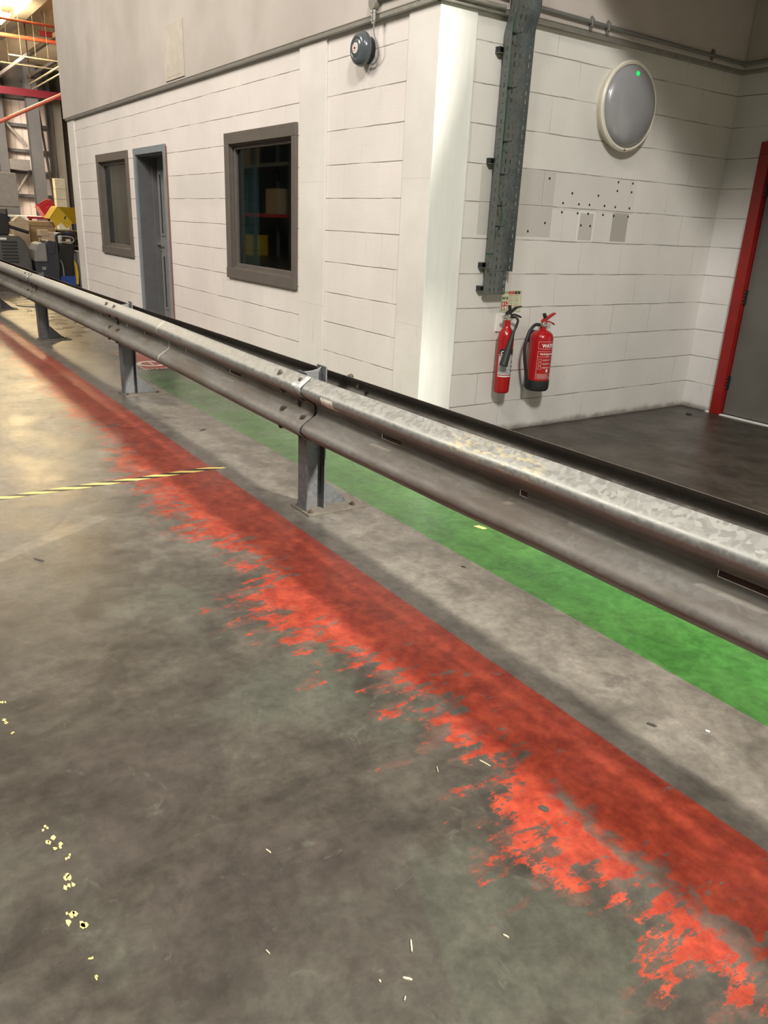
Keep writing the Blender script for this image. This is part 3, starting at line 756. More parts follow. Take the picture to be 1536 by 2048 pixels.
MB().tube([(.10, .476, 1.62), (.105, .500, 1.55), (.10, .52, 1.47), (.09, .505, 1.41), (.085, .485, 1.36), (.08, .483, 1.30)], .0042).build('earth_cable', M['green_cable'], T, smooth=True)
MB().tube([(.09, .480, 1.255), (.10, .455, 1.262), (.105, .42, 1.258), (.11, .405, 1.266)], .0045).build('earth_cable', M['green_cable'], T, smooth=True)
for z in (2.52, 2.23, 1.93, 1.74, 1.555, 1.43):
    MB().box(XB(z) + .02, XB(z) + .064, y0t + .006, y0t + .036, z - .005, z + .006).tube([(XB(z) + .06, y0t + .03, z), (XB(z) + .085, y0t + .045, z + .004), (XB(z) + .08, y0t + .06, z + .01)], .0025).build('cable_tie', M['black'], T)

# conduit along the upper wall
C1 = thing('conduit', (.06, 1.8, 2.68), 'thin steel conduit run with saddle clips along the upper nook wall', 'conduit')
MB().tube([(.061, .655, 2.700), (.061, 1.8, 2.690), (.061, 2.85, 2.684), (.068, 2.905, 2.684), (.11, 2.922, 2.686), (1.2, 2.922, 2.70), (4.5, 2.922, 2.71)], .0125, 12, 6).build('pipe', M['conduit'], C1, smooth=True)
for y in (1.18, 1.34, 2.5):
    MB().box(.046, .078, y - .008, y + .008, 2.667, 2.716).cyl((.05, y, 2.723), (.066, y, 2.723), .008, seg=8).cyl((.05, y, 2.66), (.066, y, 2.66), .008, seg=8).build('saddle_clip', M['conduit'], C1, bevel=.003)
C2 = thing('conduit', (.065, .2, 2.72), 'pair of steel conduits rounding the outer wall corner above the white column', 'conduit')
MB().tube([(-.58, -.062, 2.722), (-.2, -.062, 2.720), (.02, -.062, 2.72), (.062, -.045, 2.72), (.064, .05, 2.72), (.064, .455, 2.715)], .015, 12, 6).build('pipe', M['conduit'], C2, smooth=True)
MB().tube([(.060, .10, 2.775), (.064, .3, 2.752), (.064, .455, 2.745)], .010, 12, 6).build('pipe', M['conduit'], C2, smooth=True)
# bell and its junction box
J = thing('junction_box', (-.615, -.05, 2.70), 'small round metal junction box with a gland above the grey bell', 'junction box')
MB().lathe([(.046, 0), (.046, .03), (.043, .034), (0, .034)], (-.615, -.046, 2.715), (Vector((1, 0, 0)), Vector((0, 0, 1)), Vector((0, -1, 0))), 32, False).build('box', M['flash'], J, smooth=True)
MB().cyl((-.615, -.063, 2.67), (-.615, -.063, 2.655), .019, seg=12).cyl((-.615, -.063, 2.655), (-.615, -.063, 2.61), .016, seg=16).cyl((-.615, -.063, 2.61), (-.615, -.063, 2.595), .011, seg=12).build('gland', M['steel'], J, smooth=True)
MB().tube([(-.615, -.063, 2.60), (-.608, -.060, 2.54), (-.590, -.045, 2.47), (-.60, -.03, 2.42), (-.655, -.022, 2.385), (-.70, -.02, 2.39)], .0045, 8, 8).build('cable', M['litegrey'], J, smooth=True)
Bl = thing('alarm_bell', (-.76, 0, 2.47), 'grey domed alarm bell with a white centre label high on the wall', 'alarm bell')
bc = (-.755, 0, 2.475); bax = (Vector((1, 0, 0)), Vector((0, 0, 1)), Vector((0, -1, 0)))
MB().lathe([(.078, .0), (.078, .050), (.05, .055)], bc, bax, 40, True).build('base', M['black'], Bl, smooth=True)
MB().lathe([(.098, .045), (.102, .050), (.101, .062), (.092, .088), (.074, .102), (.060, .105), (.056, .101), (.050, .104), (.034, .108), (.0, .110)], bc, bax, 48, False).build('gong', M['bell'], Bl, smooth=True, auto=60)
MB().lathe([(.0, .1115), (.031, .1100), (.031, .106)], bc, bax, 32, False).build('label_disc', M['white'], Bl)
mb = MB().lathe([(0, .117), (.006, .116), (.008, .110)], bc, bax, 12, False); mb.build('centre_bolt', M['bolt'], Bl)
mb = MB()
for k in range(10):
    a = 2 * math.pi * k / 10
    mb.box(bc[0] + .019 * math.cos(a) - .002, bc[0] + .019 * math.cos(a) + .002, -.1118, -.1110, bc[2] + .019 * math.sin(a) - .0035, bc[2] + .019 * math.sin(a) + .0035)
mb.build('label_print', M['sign_red'], Bl)
# blanking panel on the render
tag(MB().box(-4.47, -3.95, -.056, -.045, 2.672, 3.155).box(-4.40, -4.02, -.058, -.045, 2.70, 3.13).build('blanking_panel', plain('panel_paint', (.56, .50, .43), .6), bevel=.002), 'rectangular cream patch panel on the upper wall above the grey doorway', 'panel')

# fire action sign
S = thing('fire_sign', (.001, .764, .872), 'small luminous W10 fire action sign above the two extinguishers', 'sign')
MB().box(0, .003, .664, .864, .872, 1.019).build('board', M['sign'], S)
def sq(mb, y0, y1, z0, z1, x=.0034): mb.box(.003, x, y0, y1, z0, z1); return mb
mb = MB()
for a in ((.671, .857, .8785, .8805), (.671, .857, 1.0105, 1.0125), (.671, .673, .8785, 1.0125), (.855, .857, .8785, 1.0125)): sq(mb, *a)
sq(mb, .684, .732, .996, 1.008); sq(mb, .735, .736, .885, .99); sq(mb, .79, .791, .885, .99)
mb.build('print', M['sign_green'], S)
mb = MB(); sq(mb, .735, .788, .992, 1.010); sq(mb, .679, .732, .885, .942); mb.build('print', M['sign_red'], S)
mb = MB(); sq(mb, .792, .846, .992, 1.010)
text_bm(mb, 'W10', .026, lambda u, v: (.0042, .706 + u, .956 + v), bold=.001)
for c_ in range(2):
    for r_ in range(9):
        w_ = .034 + .012 * random.random()
        if r_ % 3 != 0: sq(mb, .74 + c_ * .055, .74 + c_ * .055 + w_, .982 - r_ * .011, .9835 - r_ * .011)
mb.build('print', M['sign_black'], S)
mb = MB()
text_bm(mb, 'FIRE', .011, lambda u, v: (.0042, .761 + u, .997 + v)); text_bm(mb, 'CO2', .011, lambda u, v: (.0042, .818 + u, .997 + v))
mb.box(.0036, .0042, .685, .700, .888, .908).box(.0036, .0042, .708, .727, .888, .912).lathe([(0, .0042), (.006, .0042)], (0, .692, .918), 'x', 12, False).box(.0036, .0042, .686, .698, .925, .936).box(.0036, .0042, .708, .714, .92, .938).box(.0036, .0042, .718, .727, .92, .926)
mb.build('print', M['white'], S)
mb = MB()
for c_ in range(2):
    for r_ in (0, 3, 6): sq(mb, .74 + c_ * .055, .78 + c_ * .055, .981 - r_ * .011, .984 - r_ * .011)
mb.build('print', M['sign_red'], S)

# extinguishers
def cyl_map(cx, cy, r, a0):      # u along arc (to the right as seen from the room), v up
    def f(zc): return lambda u, v: (cx + r * math.cos(a0 + u / r), cy + r * math.sin(a0 + u / r), zc + v)
    return f
def wrap(mb, cx, cy, r, a0, a1, z0, z1, n=14):
    us = [a0 + (a1 - a0) * i / n for i in range(n + 1)]
    return mb.grid(us, [z0, z1], lambda a, z: (cx + r * math.cos(a), cy + r * math.sin(a), z))
# CO2
cx, cy = .090, .668
E1 = thing('fire_extinguisher', (cx, cy, .322), 'slim red carbon dioxide extinguisher with a black horn, left of the water one', 'fire extinguisher')
r = .0565
MB().lathe([(0, .322), (.046, .322), (.053, .327), (r, .340), (r, .705), (.054, .725), (.046, .748), (.033, .768), (.024, .780), (.022, .805), (.022, .826)], (cx, cy, 0), 'z', 40, False).build('cylinder', M['red'], E1, smooth=True, auto=60)
MB().lathe([(.019, .824), (.024, .828), (.024, .842), (.019, .846), (.019, .866), (.010, .870)], (cx, cy, 0), 'z', 20).cyl((cx, cy - .045, .848), (cx, cy + .04, .848), .012).build('valve', M['steel'], E1, smooth=True)
mb = MB().prism([(cx - .011, cy - .020, .862), (cx - .011, cy + .010, .858), (cx - .011, cy + .030, .878), (cx - .011, cy + .075, .906), (cx - .011, cy + .115, .914), (cx - .011, cy + .117, .921), (cx - .011, cy + .070, .917), (cx - .011, cy + .030, .898), (cx - .011, cy + .005, .893), (cx - .011, cy - .018, .880)], (.022, 0, 0))
mb.prism([(cx - .010, cy + .008, .885), (cx - .010, cy + .022, .885), (cx - .010, cy + .014, .926), (cx - .010, cy - .002, .924)], (.02, 0, 0))
mb.build('lever', M['black'], E1, bevel=.002)
MB().prism([(cx - .011, cy - .005, .858), (cx - .011, cy + .060, .860), (cx - .011, cy + .100, .846), (cx - .011, cy + .118, .838), (cx - .011, cy + .124, .846), (cx - .011, cy + .105, .856), (cx - .011, cy + .062, .869), (cx - .011, cy - .005, .868)], (.022, 0, 0)).build('carry_handle', M['black'], E1, bevel=.003)
MB().tube([(cx + .01, cy + .020, .848), (cx + .025, cy + .050, .847), (cx + .045, cy + .055, .825), (cx + .060, cy + .025, .785), (cx + .066, cy + .002, .745)], .0085).build('horn_elbow', M['black'], E1, smooth=True)
hp0, hp1 = Vector((cx + .066, cy + .002, .752)), Vector((cx + .076, cy - .072, .528))
d = (hp1 - hp0); Lh = d.length; d.normalize(); a_ = d.orthogonal().normalized(); b_ = d.cross(a_)
MB().lathe([(.010, -.01), (.014, .03), (.021, .10), (.027, .18), (.030, Lh), (.026, Lh), (.022, Lh - .05), (0, Lh - .06)], hp0, (a_, b_, d), 28, False).build('discharge_horn', M['rubber'], E1, smooth=True)
A0 = -.55
mb = MB(); wrap(mb, cx, cy, r + .0006, A0 - .9, A0 + 1.6, .455, .585); mb.build('label_band', M['label_silver'], E1)
mb = MB(); wrap(mb, cx, cy, r + .0008, A0 - .8, A0 + 1.6, .585, .635); mb.build('label_band', M['sign_black'], E1)
f = cyl_map(cx, cy, r + .0014, A0)
mb = MB(); wrap(mb, cx, cy, r + .0009, A0 - .85, A0 + 1.0, .441, .449)
text_bm(mb, 'CO2', .038, f(.595), bold=.001); text_bm(mb, 'CARBON DIOXIDE', .013, f(.588)); mb.build('label_print', M['white'], E1)
mb = MB()
text_bm(mb, '\u25bc', .02, f(.55)); text_bm(mb, 'FIRE EXTINGUISHER', .009, f(.57))
for k in range(7): wrap(mb, cx, cy, r + .0013, A0 - .7, A0 + .2 + .7 * random.random(), .468 + k * .012, .470 + k * .012)
for k in (.475, .505, .54): wrap(mb, cx, cy, r + .0012, A0 + .9, A0 + 1.5, k, k + .012)
mb.build('label_print', M['sign_black'], E1)
MB().box(.0, .012, cy - .028, cy + .028, .74, .86).build('wall_bracket', M['white'], E1)
# water
cx, cy = .118, .992; r = .084
E2 = thing('fire_extinguisher', (cx, cy, .322), 'wide red water extinguisher with a black foot and curved hose, right of the slim one', 'fire extinguisher')
MB().lathe([(r, .372), (r, .690), (.081, .710), (.072, .728), (.055, .743), (.034, .751), (.024, .755), (.022, .785)], (cx, cy, 0), 'z', 48, False).build('cylinder', M['red'], E2, smooth=True, auto=60)
MB().lathe([(0, .324), (.075, .322), (.083, .330), (.087, .345), (.088, .398), (.084, .400)], (cx, cy, 0), 'z', 48, False).build('foot', M['rubber'], E2, smooth=True)
MB().lathe([(.020, .778), (.030, .780), (.030, .796), (.018, .800), (.018, .812)], (cx, cy, 0), 'z', 24).cyl((cx, cy - .05, .790), (cx, cy + .035, .790), .010).lathe([(.012, 0), (.012, .008)], (cx + .028, cy + .01, .79), 'x', 16).build('valve', M['steel'], E2, smooth=True)
mb = MB().prism([(cx - .011, cy - .022, .806), (cx - .011, cy + .020, .800), (cx - .011, cy + .030, .822), (cx - .011, cy + .105, .862), (cx - .011, cy + .107, .871), (cx - .011, cy + .085, .868), (cx - .011, cy + .020, .840), (cx - .011, cy - .012, .826)], (.022, 0, 0))
mb.build('lever', M['red'], E2, bevel=.002)
MB().prism([(cx - .010, cy + .004, .832), (cx - .010, cy + .022, .838), (cx - .010, cy + .006, .870), (cx - .010, cy - .012, .864)], (.02, 0, 0)).build('safety_pin', M['black'], E2, bevel=.001)
MB().prism([(cx - .010, cy, .800), (cx - .010, cy + .050, .806), (cx - .010, cy + .095, .792), (cx - .010, cy + .105, .783), (cx - .010, cy + .11, .789), (cx - .010, cy + .095, .800), (cx - .010, cy + .05, .815), (cx - .010, cy, .810)], (.02, 0, 0)).build('carry_handle', M['red'], E2, bevel=.002)
MB().tube([(cx, cy - .035, .790), (cx, cy - .085, .788), (cx + .005, cy - .135, .745), (cx + .01, cy - .165, .67), (cx + .012, cy - .168, .60), (cx + .010, cy - .15, .52), (cx + .008, cy - .127, .45), (cx + .006, cy - .112, .402)], .0115, 12, 6).build('hose', M['rubber'], E2, smooth=True)
MB().cyl((cx + .006, cy - .112, .408), (cx + .006, cy - .108, .370), .013).box(cx - .005, cx + .02, cy - .118, cy - .07, .345, .378).build('hose_clip', M['black'], E2)
A1 = -.14
f = cyl_map(cx, cy, r + .0012, A1)
mb = MB()
text_bm(mb, 'WATER', .034, (lambda u, v: f(.640)(u + .012, v)), bold=.0012)
def ring(mb, a0, a1, z0, z1, w=.0013):
    wrap(mb, cx, cy, r + .0008, a0, a1, z0, z0 + w); wrap(mb, cx, cy, r + .0008, a0, a1, z1 - w, z1)
    wrap(mb, cx, cy, r + .0008, a0, a0 + w / r, z0, z1, 1); wrap(mb, cx, cy, r + .0008, a1 - w / r, a1, z0, z1, 1)
ring(mb, A1 - .85, A1 + .85, .628, .680)
ring(mb, A1 - .85, A1 + .85, .415, .610); wrap(mb, cx, cy, r + .0008, A1 - .85, A1 + .85, .572, .5733); wrap(mb, cx, cy, r + .0008, A1 - .85, A1 + .85, .448, .4493)
text_bm(mb, 'FIRE EXTINGUISHER', .0125, f(.588), bold=.0006); text_bm(mb, '6 LITRE', .007, f(.577))
for k, zz in enumerate((.548, .521, .494)):
    ring(mb, A1 - .72, A1 - .48, zz - .010, zz + .010, .0011)
    for q in range(2): wrap(mb, cx, cy, r + .0008, A1 - .38, A1 + .35 + .2 * random.random(), zz - .002 + q * .006, zz - .0005 + q * .006)
wrap(mb, cx, cy, r + .0008, A1 + .02, A1 + .22, .462, .484)
for k in range(4): wrap(mb, cx, cy, r + .0008, A1 - .75, A1 + .3 + .4 * random.random(), .423 + k * .006, .4243 + k * .006)
mb.build('label_print', M['white'], E2)
MB().box(0, cx - r + .01, cy - .02, cy + .02, .66, .74).build('wall_bracket', M['black'], E2)

# sign at the red door
S2 = thing('door_sign', (.60, 2.999, 1.52), 'blue and white mandatory sign fixed to the grey door in the red frame', 'sign')
MB().box(.505, .70, 2.9975, 3.0, 1.52, 1.78).build('board', M['white'], S2)
MB().lathe([(0, .0), (.085, .0)], (.605, 2.9968, 1.635), (Vector((1, 0, 0)), Vector((0, 0, 1)), Vector((0, -1, 0))), 40, False).build('disc', M['blue'], S2)
MB().box(.52, .69, 2.9966, 2.9972, 1.745, 1.765).build('print', M['sign_green'], S2)

# ================================================================== FLOOR THINGS
def flat(name, poly, mat, h=.0012, parent=None):
    return MB().prism([(a, b, .0002) for a, b in poly], (0, 0, h)).build(name, mat, parent)
ys = [-4.6 + .1 * k for k in range(33)]
lp = [(-.105 + .004 * math.sin(k), y) for k, y in enumerate(ys) if y < -1.40] + [(-.10, -1.40)]
rp = [(-.048 + .003 * math.cos(k * 1.3), y) for k, y in enumerate(ys) if y < -1.40] + [(-.045, -1.385)]
tag(flat('hazard_tape', lp + rp[::-1], M['hazard'], .0006), 'long black and yellow striped tape stuck across the floor and red line', 'floor tape')
mb = MB()
for cx_, cy_, s_ in [(1.70, -2.93, .010), (1.846, -2.921, .016), (1.95, -2.93, .02), (2.45, -2.925, .012), (2.50, -2.92, .020), (2.53, -2.915, .018), (2.635, -2.92, .022), (2.655, -2.918, .018),
                   (2.735, -2.935, .012), (2.755, -2.93, .024), (2.775, -2.922, .022), (2.87, -2.925, .008), (2.915, -2.927, .010), (2.02, -2.92, .01), (2.57, -2.90, .012)]:
    for q in range(3):
        ax_, ay_ = cx_ + random.uniform(-.5, .5) * s_, cy_ + random.uniform(-.6, .6) * s_
        n_ = random.randint(4, 6); a0 = random.random() * 3
        mb.prism([(ax_ + s_ * .55 * random.uniform(.4, 1) * math.cos(a0 + k * 2 * math.pi / n_), ay_ + s_ * .35 * random.uniform(.3, 1) * math.sin(a0 + k * 2 * math.pi / n_), .0002) for k in range(n_)], (0, 0, .0006))
tag(mb.build('tape_scraps', M['yellow_tape']), 'torn yellow tape scraps still stuck to the bare concrete in a broken line', 'tape scraps', kind='stuff')
tag(flat('tape_piece', [(1.405, -.672), (1.455, -.656), (1.462, -.630), (1.41, -.640)], M['yellow_tape'], .001), 'short yellow tape piece lying on the green walkway under the rail', 'tape')
# floor signs beyond the rail
FS = thing('floor_sign', (-3.55, -.62, 0), 'red floor decal with a white ring and dotted border beyond the second post', 'floor sign')
MB().box(-4.35, -3.30, -.83, -.30, .0002, .0012).build('decal', plain('decal_red', (.30, .06, .045), .5), FS)
mb = MB().lathe([(.105, .0016), (.150, .0016)], (-3.60, -.66, 0), 'z', 40, False)
for k in range(22): mb.box(-4.30 + k * .047, -4.275 + k * .047, -.822, -.806, .0012, .0016)
for k in range(12): mb.box(-3.325, -3.309, -.80 + k * .045, -.775 + k * .045, .0012, .0016)
mb.box(-3.67, -3.53, -.668, -.652, .0012, .0017)
mb.build('decal_print', M['white'], FS)
FD = thing('floor_sign', (-9.1, -.65, 0), 'round yellow-topped floor marker with a blue-grey lower half, by the far posts', 'floor sign')
MB().lathe([(0, .012), (.30, .012), (.31, .0)], (-9.15, -.62, 0), 'z', 40, False).build('disc', plain('marker_blue', (.10, .14, .16), .5), FD)
MB().prism([(-9.15 + .30 * math.cos(a), -.62 + .30 * math.sin(a), .0125) for a in [1.57 + math.pi * k / 16 for k in range(17)]], (0, 0, .001)).build('disc_print', plain('marker_yellow', (.45, .33, .16), .5), FD)
# little debris
def chip(name, cx_, cy_, L_, w_, ang, mat, lab, cat, h=.003):
    c_, s_ = math.cos(ang), math.sin(ang)
    if mat is M['wood']: w_ *= .65
    P = [(-L_ / 2, -w_ * .2), (-L_ * .3, -w_ / 2), (L_ * .35, -w_ * .4), (L_ / 2, w_ * .1), (L_ * .2, w_ / 2), (-L_ * .4, w_ * .35)]
    tag(MB().prism([(cx_ + a * c_ - b * s_, cy_ + a * s_ + b * c_, .0003) for a, b in P], (0, 0, h)).build(name, mat), lab, cat)
for x_, y_, L_, w_, a, nm, lab, mt in [
    (3.1899, -2.3606, .032, .005, -.55, 'wood_splinter', 'upright pale wood splinter, longest of those at the bottom of the photo', 'wood'),
    (3.2452, -2.4108, .020, .007, .75, 'wood_chip', 'small pale wood chip below the upright splinter', 'wood'),
    (2.8007, -2.4987, .018, .004, .3, 'wood_splinter', 'thin pale splinter on dark concrete, left of the dark curved hair', 'wood'),
    (2.827, -1.8397, .040, .004, .25, 'straw', 'bent straw lying on the bare patch beside the worn red line', 'wood'),
    (2.7792, -1.972, .028, .002, -.5, 'straw', 'hair-thin straw left of the bent straw', 'wood'),
    (3.2777, -2.1751, .014, .005, .4, 'wood_chip', 'tiny pale chip near the edge of the red paint', 'wood'),
    (3.0441, -2.6192, .014, .003, .2, 'wood_chip', 'tiny chip left of the upright splinter', 'wood'),
    (3.2204, -2.4603, .006, .005, .0, 'crumb', 'round pale crumb left of the small wood chip', 'wood'),
    (3.2769, -2.4396, .010, .003, -.9, 'wood_chip', 'grey chip below the small pale wood chip', 'litegrey'),
    (3.069, -1.151, .014, .008, .5, 'paper_scrap', 'white paper scrap on the concrete strip by the green walkway', 'white'),
    (1.7644, -1.0357, .022, .010, .4, 'grit_piece', 'black grit crumb on the pale strip beside the green edge', 'stain'),
    (2.9584, -1.2732, .030, .012, .3, 'grit_piece', 'dark crushed grit on the pale strip near the right side', 'stain'),
    (3.0437, -1.8256, .030, .022, .2, 'tar_spot', 'black tar spot on the bright red paint flake', 'stain'),
    (0.8163, -2.6101, .060, .012, .5, 'dark_fragment', 'dark torn fragment on the concrete below the hazard tape', 'stain'),
    (-0.9393, -1.1742, .075, .035, 2.2, 'oil_mark', 'brown oil mark on the concrete between the barrier posts', 'stain'),
    (0.273, 2.7103, .050, .035, 0, 'dark_stone', 'small dark lump on the nook floor near the red frame', 'stain')]:
    chip(nm, x_, y_, L_, w_, a, M[mt], lab, nm.replace('_', ' '), .010 if nm == 'dark_stone' else (.0005 if nm in ('oil_mark', 'tar_spot') else .0025))
x0_, y0_, x1_, y1_ = 3.032, -2.1883, 3.0526, -2.3068
tag(MB().tube([(x0_, y0_, .001), (x0_ - .002, y0_ - .012, .001), ((x0_ + x1_) / 2, (y0_ + y1_) / 2 - .004, .001), (x1_, y1_, .001)], .0007, 5, 6).build('thin_fibre', M['stain']), 'thin dark curved fibre on the dark concrete', 'fibre')

# ================================================================== FAR END OF THE HALL
# scrubber drier
SX = -12.6
K = thing('floor_scrubber', (SX, .22, 0), 'grey walk-behind floor scrubber machine beside the white office corner', 'cleaning machine')
def slab(mb, yz, x0, x1): return mb.prism([(x0, a, b) for a, b in yz], (x1 - x0, 0, 0))
slab(MB(), [(.02, .12), (.44, .12), (.47, .45), (.46, .84), (.27, .86), (.22, .60), (.02, .48)], SX - .35, SX + .28).build('tank', M['darkgrey'], K, bevel=.02)
slab(MB(), [(.015, .47), (.24, .47), (.24, .80), (.16, .82), (.08, .79), (.03, .68)], SX - .30, SX + .32).build('recovery_tank', M['litegrey'], K, bevel=.02)
slab(MB(), [(.28, .60), (.40, .62), (.42, .835), (.26, .84)], SX - .2, SX + .29).build('lid', M['darkgrey'], K, bevel=.01)
MB().box(SX + .28, SX + .30, .13, .20, .32, .38).build('badge', M['litegrey'], K)
MB().cyl((SX - .1, .0, .11), (SX - .1, .06, .11), .11).cyl((SX - .1, .40, .11), (SX - .1, .46, .11), .11).build('wheel', M['rubber'], K, smooth=True)
MB().box(SX - .1, SX + .30, .02, .44, .02, .12).build('brush_deck', M['black'], K, bevel=.01)
# second machine with looped handle
K2 = thing('carpet_machine', (SX + .1, .62, 0), 'black upright cleaning machine with a looped handle and blue base', 'cleaning machine')
MB().tube([(SX + .1, .50, .70), (SX + .12, .48, .92), (SX + .12, .54, .975), (SX + .12, .72, .965), (SX + .12, .80, .90), (SX + .10, .78, .74)], .022).build('handle', M['black'], K2, smooth=True)
MB().tube([(SX + .16, .57, .90), (SX + .16, .56, .84), (SX + .16, .74, .835), (SX + .16, .79, .86), (SX + .16, .76, .925), (SX + .16, .58, .935), (SX + .16, .57, .90)], .014).build('control_grip', M['litegrey'], K2, smooth=True)
slab(MB(), [(.46, .18), (.74, .18), (.76, .50), (.80, .80), (.54, .82), (.48, .55)], SX - .05, SX + .15).build('body', M['black'], K2, bevel=.02)
MB().box(SX - .15, SX + .22, .46, .80, .02, .20).build('base', M['blue'], K2, bevel=.01)
MB().tube([(SX + .17, .50, .50), (SX + .2, .53, .40), (SX + .2, .535, .2), (SX + .2, .53, .1)], .014).build('hose', M['litegrey'], K2, smooth=True)
tag(slab(MB(), [(.745, .05), (.785, .05), (.80, .25), (.78, .42), (.74, .50), (.75, .30)], SX + .22, SX + .27).build('warning_cone', M['yellow'], bevel=.004), 'yellow plastic floor warning board folded beside the black cleaning machine', 'warning board')
tag(MB().box(SX - .2, SX + .2, .83, 1.25, 0, .66).box(SX - .21, SX + .21, .82, 1.26, .64, .67).build('storage_cabinet', M['litegrey'], bevel=.01), 'low pale grey cabinet tucked against the white office corner', 'cabinet')
# ride-on machine at the frame edge
K3 = thing('ride_on_sweeper', (SX, -.55, 0), 'dark grey ride-on sweeper with slotted vent and black seat at photo edge', 'cleaning machine')
slab(MB(), [(-1.1, .15), (-.02, .15), (-.03, .45), (-.06, .67), (-.12, .84), (-.22, .93), (-1.1, .93)], SX - .9, SX + .25).build('body', M['midgrey'], K3, bevel=.03)
mb = MB()
for k in range(7): mb.box(SX + .245, SX + .262, -.53, -.26, .80 - k * .058, .828 - k * .058)
mb.build('vent_slots', M['sign_black'], K3)
MB().box(SX + .245, SX + .26, -.56, -.43, .85, .89).build('badge', M['white'], K3)
slab(MB(), [(-1.1, .93), (-.36, .93), (-.33, 1.0), (-.33, 1.40), (-.36, 1.40), (-.37, 1.31), (-1.1, 1.42)], SX - .5, SX + .1).build('seat', M['black'], K3, bevel=.02)
MB().tube([(SX + .05, -.50, 1.14), (SX + .08, -.22, 1.05), (SX + .1, .0, .985)], lambda u: .030).build('armrest', M['black'], K3, smooth=True)
MB().cyl((SX + .05, -1.0, .16), (SX + .05, -.85, .16), .16).cyl((SX + .05, -.30, .16), (SX + .05, -.16, .16), .16).build('wheel', M['rubber'], K3, smooth=True)
# boxes
BX = -14.6
b1 = MB(); b1.box(BX - .6, BX + .35, .0, .86, 0, 1.12); b1.prism([(BX + .35, .0, 1.12), (BX + .35, .34, 1.12), (BX + .62, .22, 1.04), (BX + .62, .02, 1.04)], (0, 0, .006)); b1.box(BX - .62, BX + .37, .20, .90, 1.08, 1.17)
tag(b1.build('cardboard_box', M['card'], bevel=.004), 'large open brown cardboard box behind the floor scrubber', 'box')
tag(MB().box(BX + .66, BX + .95, -.06, .23, 0, 1.17).prism([(BX + .95, -.06, 1.17), (BX + .95, .07, 1.27), (BX + .95, .23, 1.17)], (-.28, 0, 0)).build('cardboard_box', M['card_light'], bevel=.004), 'pale cardboard box with raised flaps behind the ride-on sweeper', 'box')
tag(MB().box(BX + .75, BX + 1.1, .42, .66, 0, .98).box(BX + .76, BX + 1.11, .40, .56, .90, 1.02).build('cardboard_box', M['card_light'], bevel=.004), 'small pale cardboard carton just above the scrubber tank', 'box')
tag(MB().box(BX + .60, BX + .95, .68, .84, 0, .97).build('cardboard_box', M['white'], bevel=.004), 'narrow white carton beside the looped machine handle', 'box')
# pallets with crates
for k in range(7):
    P = thing('wooden_pallet', (BX, 1.35, .145 * k), ('lowest', 'second lowest', 'third lowest', 'middle', 'third from top', 'second from top', 'topmost')[k] + ' dark wooden pallet in the stack under the yellow crate', 'pallet', 'stacked dark pallets under the yellow crate')
    mb = MB()
    for q in range(5): mb.box(BX - .5 + q * .22, BX - .38 + q * .22, .92, 1.86, .145 * k + .11, .145 * k + .13)
    mb.build('deck_boards', M['dark_wood'], P)
    mb = MB()
    for q in range(3): mb.box(BX - .5, BX + .5, .93 + q * .42, 1.02 + q * .42, .145 * k + .0, .145 * k + .11)
    mb.build('bearers', M['dark_wood'], P)
YC = thing('plastic_crate', (BX + .3, 1.12, 1.02), 'bright yellow plastic crate tipped on its corner on the dark pallets', 'crate')
def crate(parent, cx_, cy_, cz_, w, d_, h, rot, mat, slot=True):
    t_ = .02
    mb = MB()
    mb.box(-d_ / 2, d_ / 2, -w / 2, w / 2, 0, t_).box(-d_ / 2, d_ / 2, -w / 2, -w / 2 + t_, t_, h).box(-d_ / 2, d_ / 2, w / 2 - t_, w / 2, t_, h).box(-d_ / 2, -d_ / 2 + t_, -w / 2 + t_, w / 2 - t_, t_, h)
    mb.box(d_ / 2 - t_, d_ / 2, -w / 2 + t_, -.06, t_, h).box(d_ / 2 - t_, d_ / 2, .06, w / 2 - t_, t_, h).box(d_ / 2 - t_, d_ / 2, -.06, .06, t_, h * .62).box(d_ / 2 - t_, d_ / 2, -.06, .06, h * .8, h)
    bmesh.ops.rotate(mb.bm, verts=mb.bm.verts, cent=(0, 0, 0), matrix=Matrix.Rotation(rot, 3, 'X'))
    bmesh.ops.translate(mb.bm, verts=mb.bm.verts, vec=(cx_, cy_, cz_))
    return mb.build('crate_shell', mat, parent, bevel=.003)
mb = MB()
mb.prism([(BX + .70, .70, 1.24), (BX + .70, .86, 1.47), (BX + .70, 1.13, 1.15), (BX + .70, 1.02, 1.05), (BX + .70, .92, 1.17), (BX + .70, .81, 1.08)], (-.02, 0, 0))
mb.prism([(BX + .70, .86, 1.47), (BX + .70, 1.13, 1.15), (BX + .70, 1.145, 1.165), (BX + .70, .88, 1.485)], (-.55, .0, 0))
mb.prism([(BX + .70, .86, 1.47), (BX + .70, .845, 1.455), (BX + .70, .69, 1.24), (BX + .70, .705, 1.235)], (-.55, .0, 0))
mb.prism([(BX + .70, .86, 1.475), (BX + .15, 1.55, 1.475), (BX + .15, 1.75, 1.15), (BX + .70, 1.14, 1.15)], (-.02, -.01, .0))
mb.build('crate_shell', M['yellow'], YC)
MB().prism([(BX + .705, .975, 1.245), (BX + .705, 1.0, 1.30), (BX + .705, 1.025, 1.295), (BX + .705, 1.0, 1.235)], (.004, 0, 0)).build('hand_slot', M['dark_wood'], YC)
RCX = -17.0
RC = thing('plastic_crate', (RCX, 1.3, 1.28), 'red plastic crate tipped over on the bench behind the cardboard box', 'crate')
crate(RC, RCX, 1.36, 1.335, .34, .5, .26, .55, M['red_crate'])
BN = thing('work_bench', (RCX - .5, 1.2, 0), 'pale topped bench with red edge carrying the tipped red crate', 'bench')
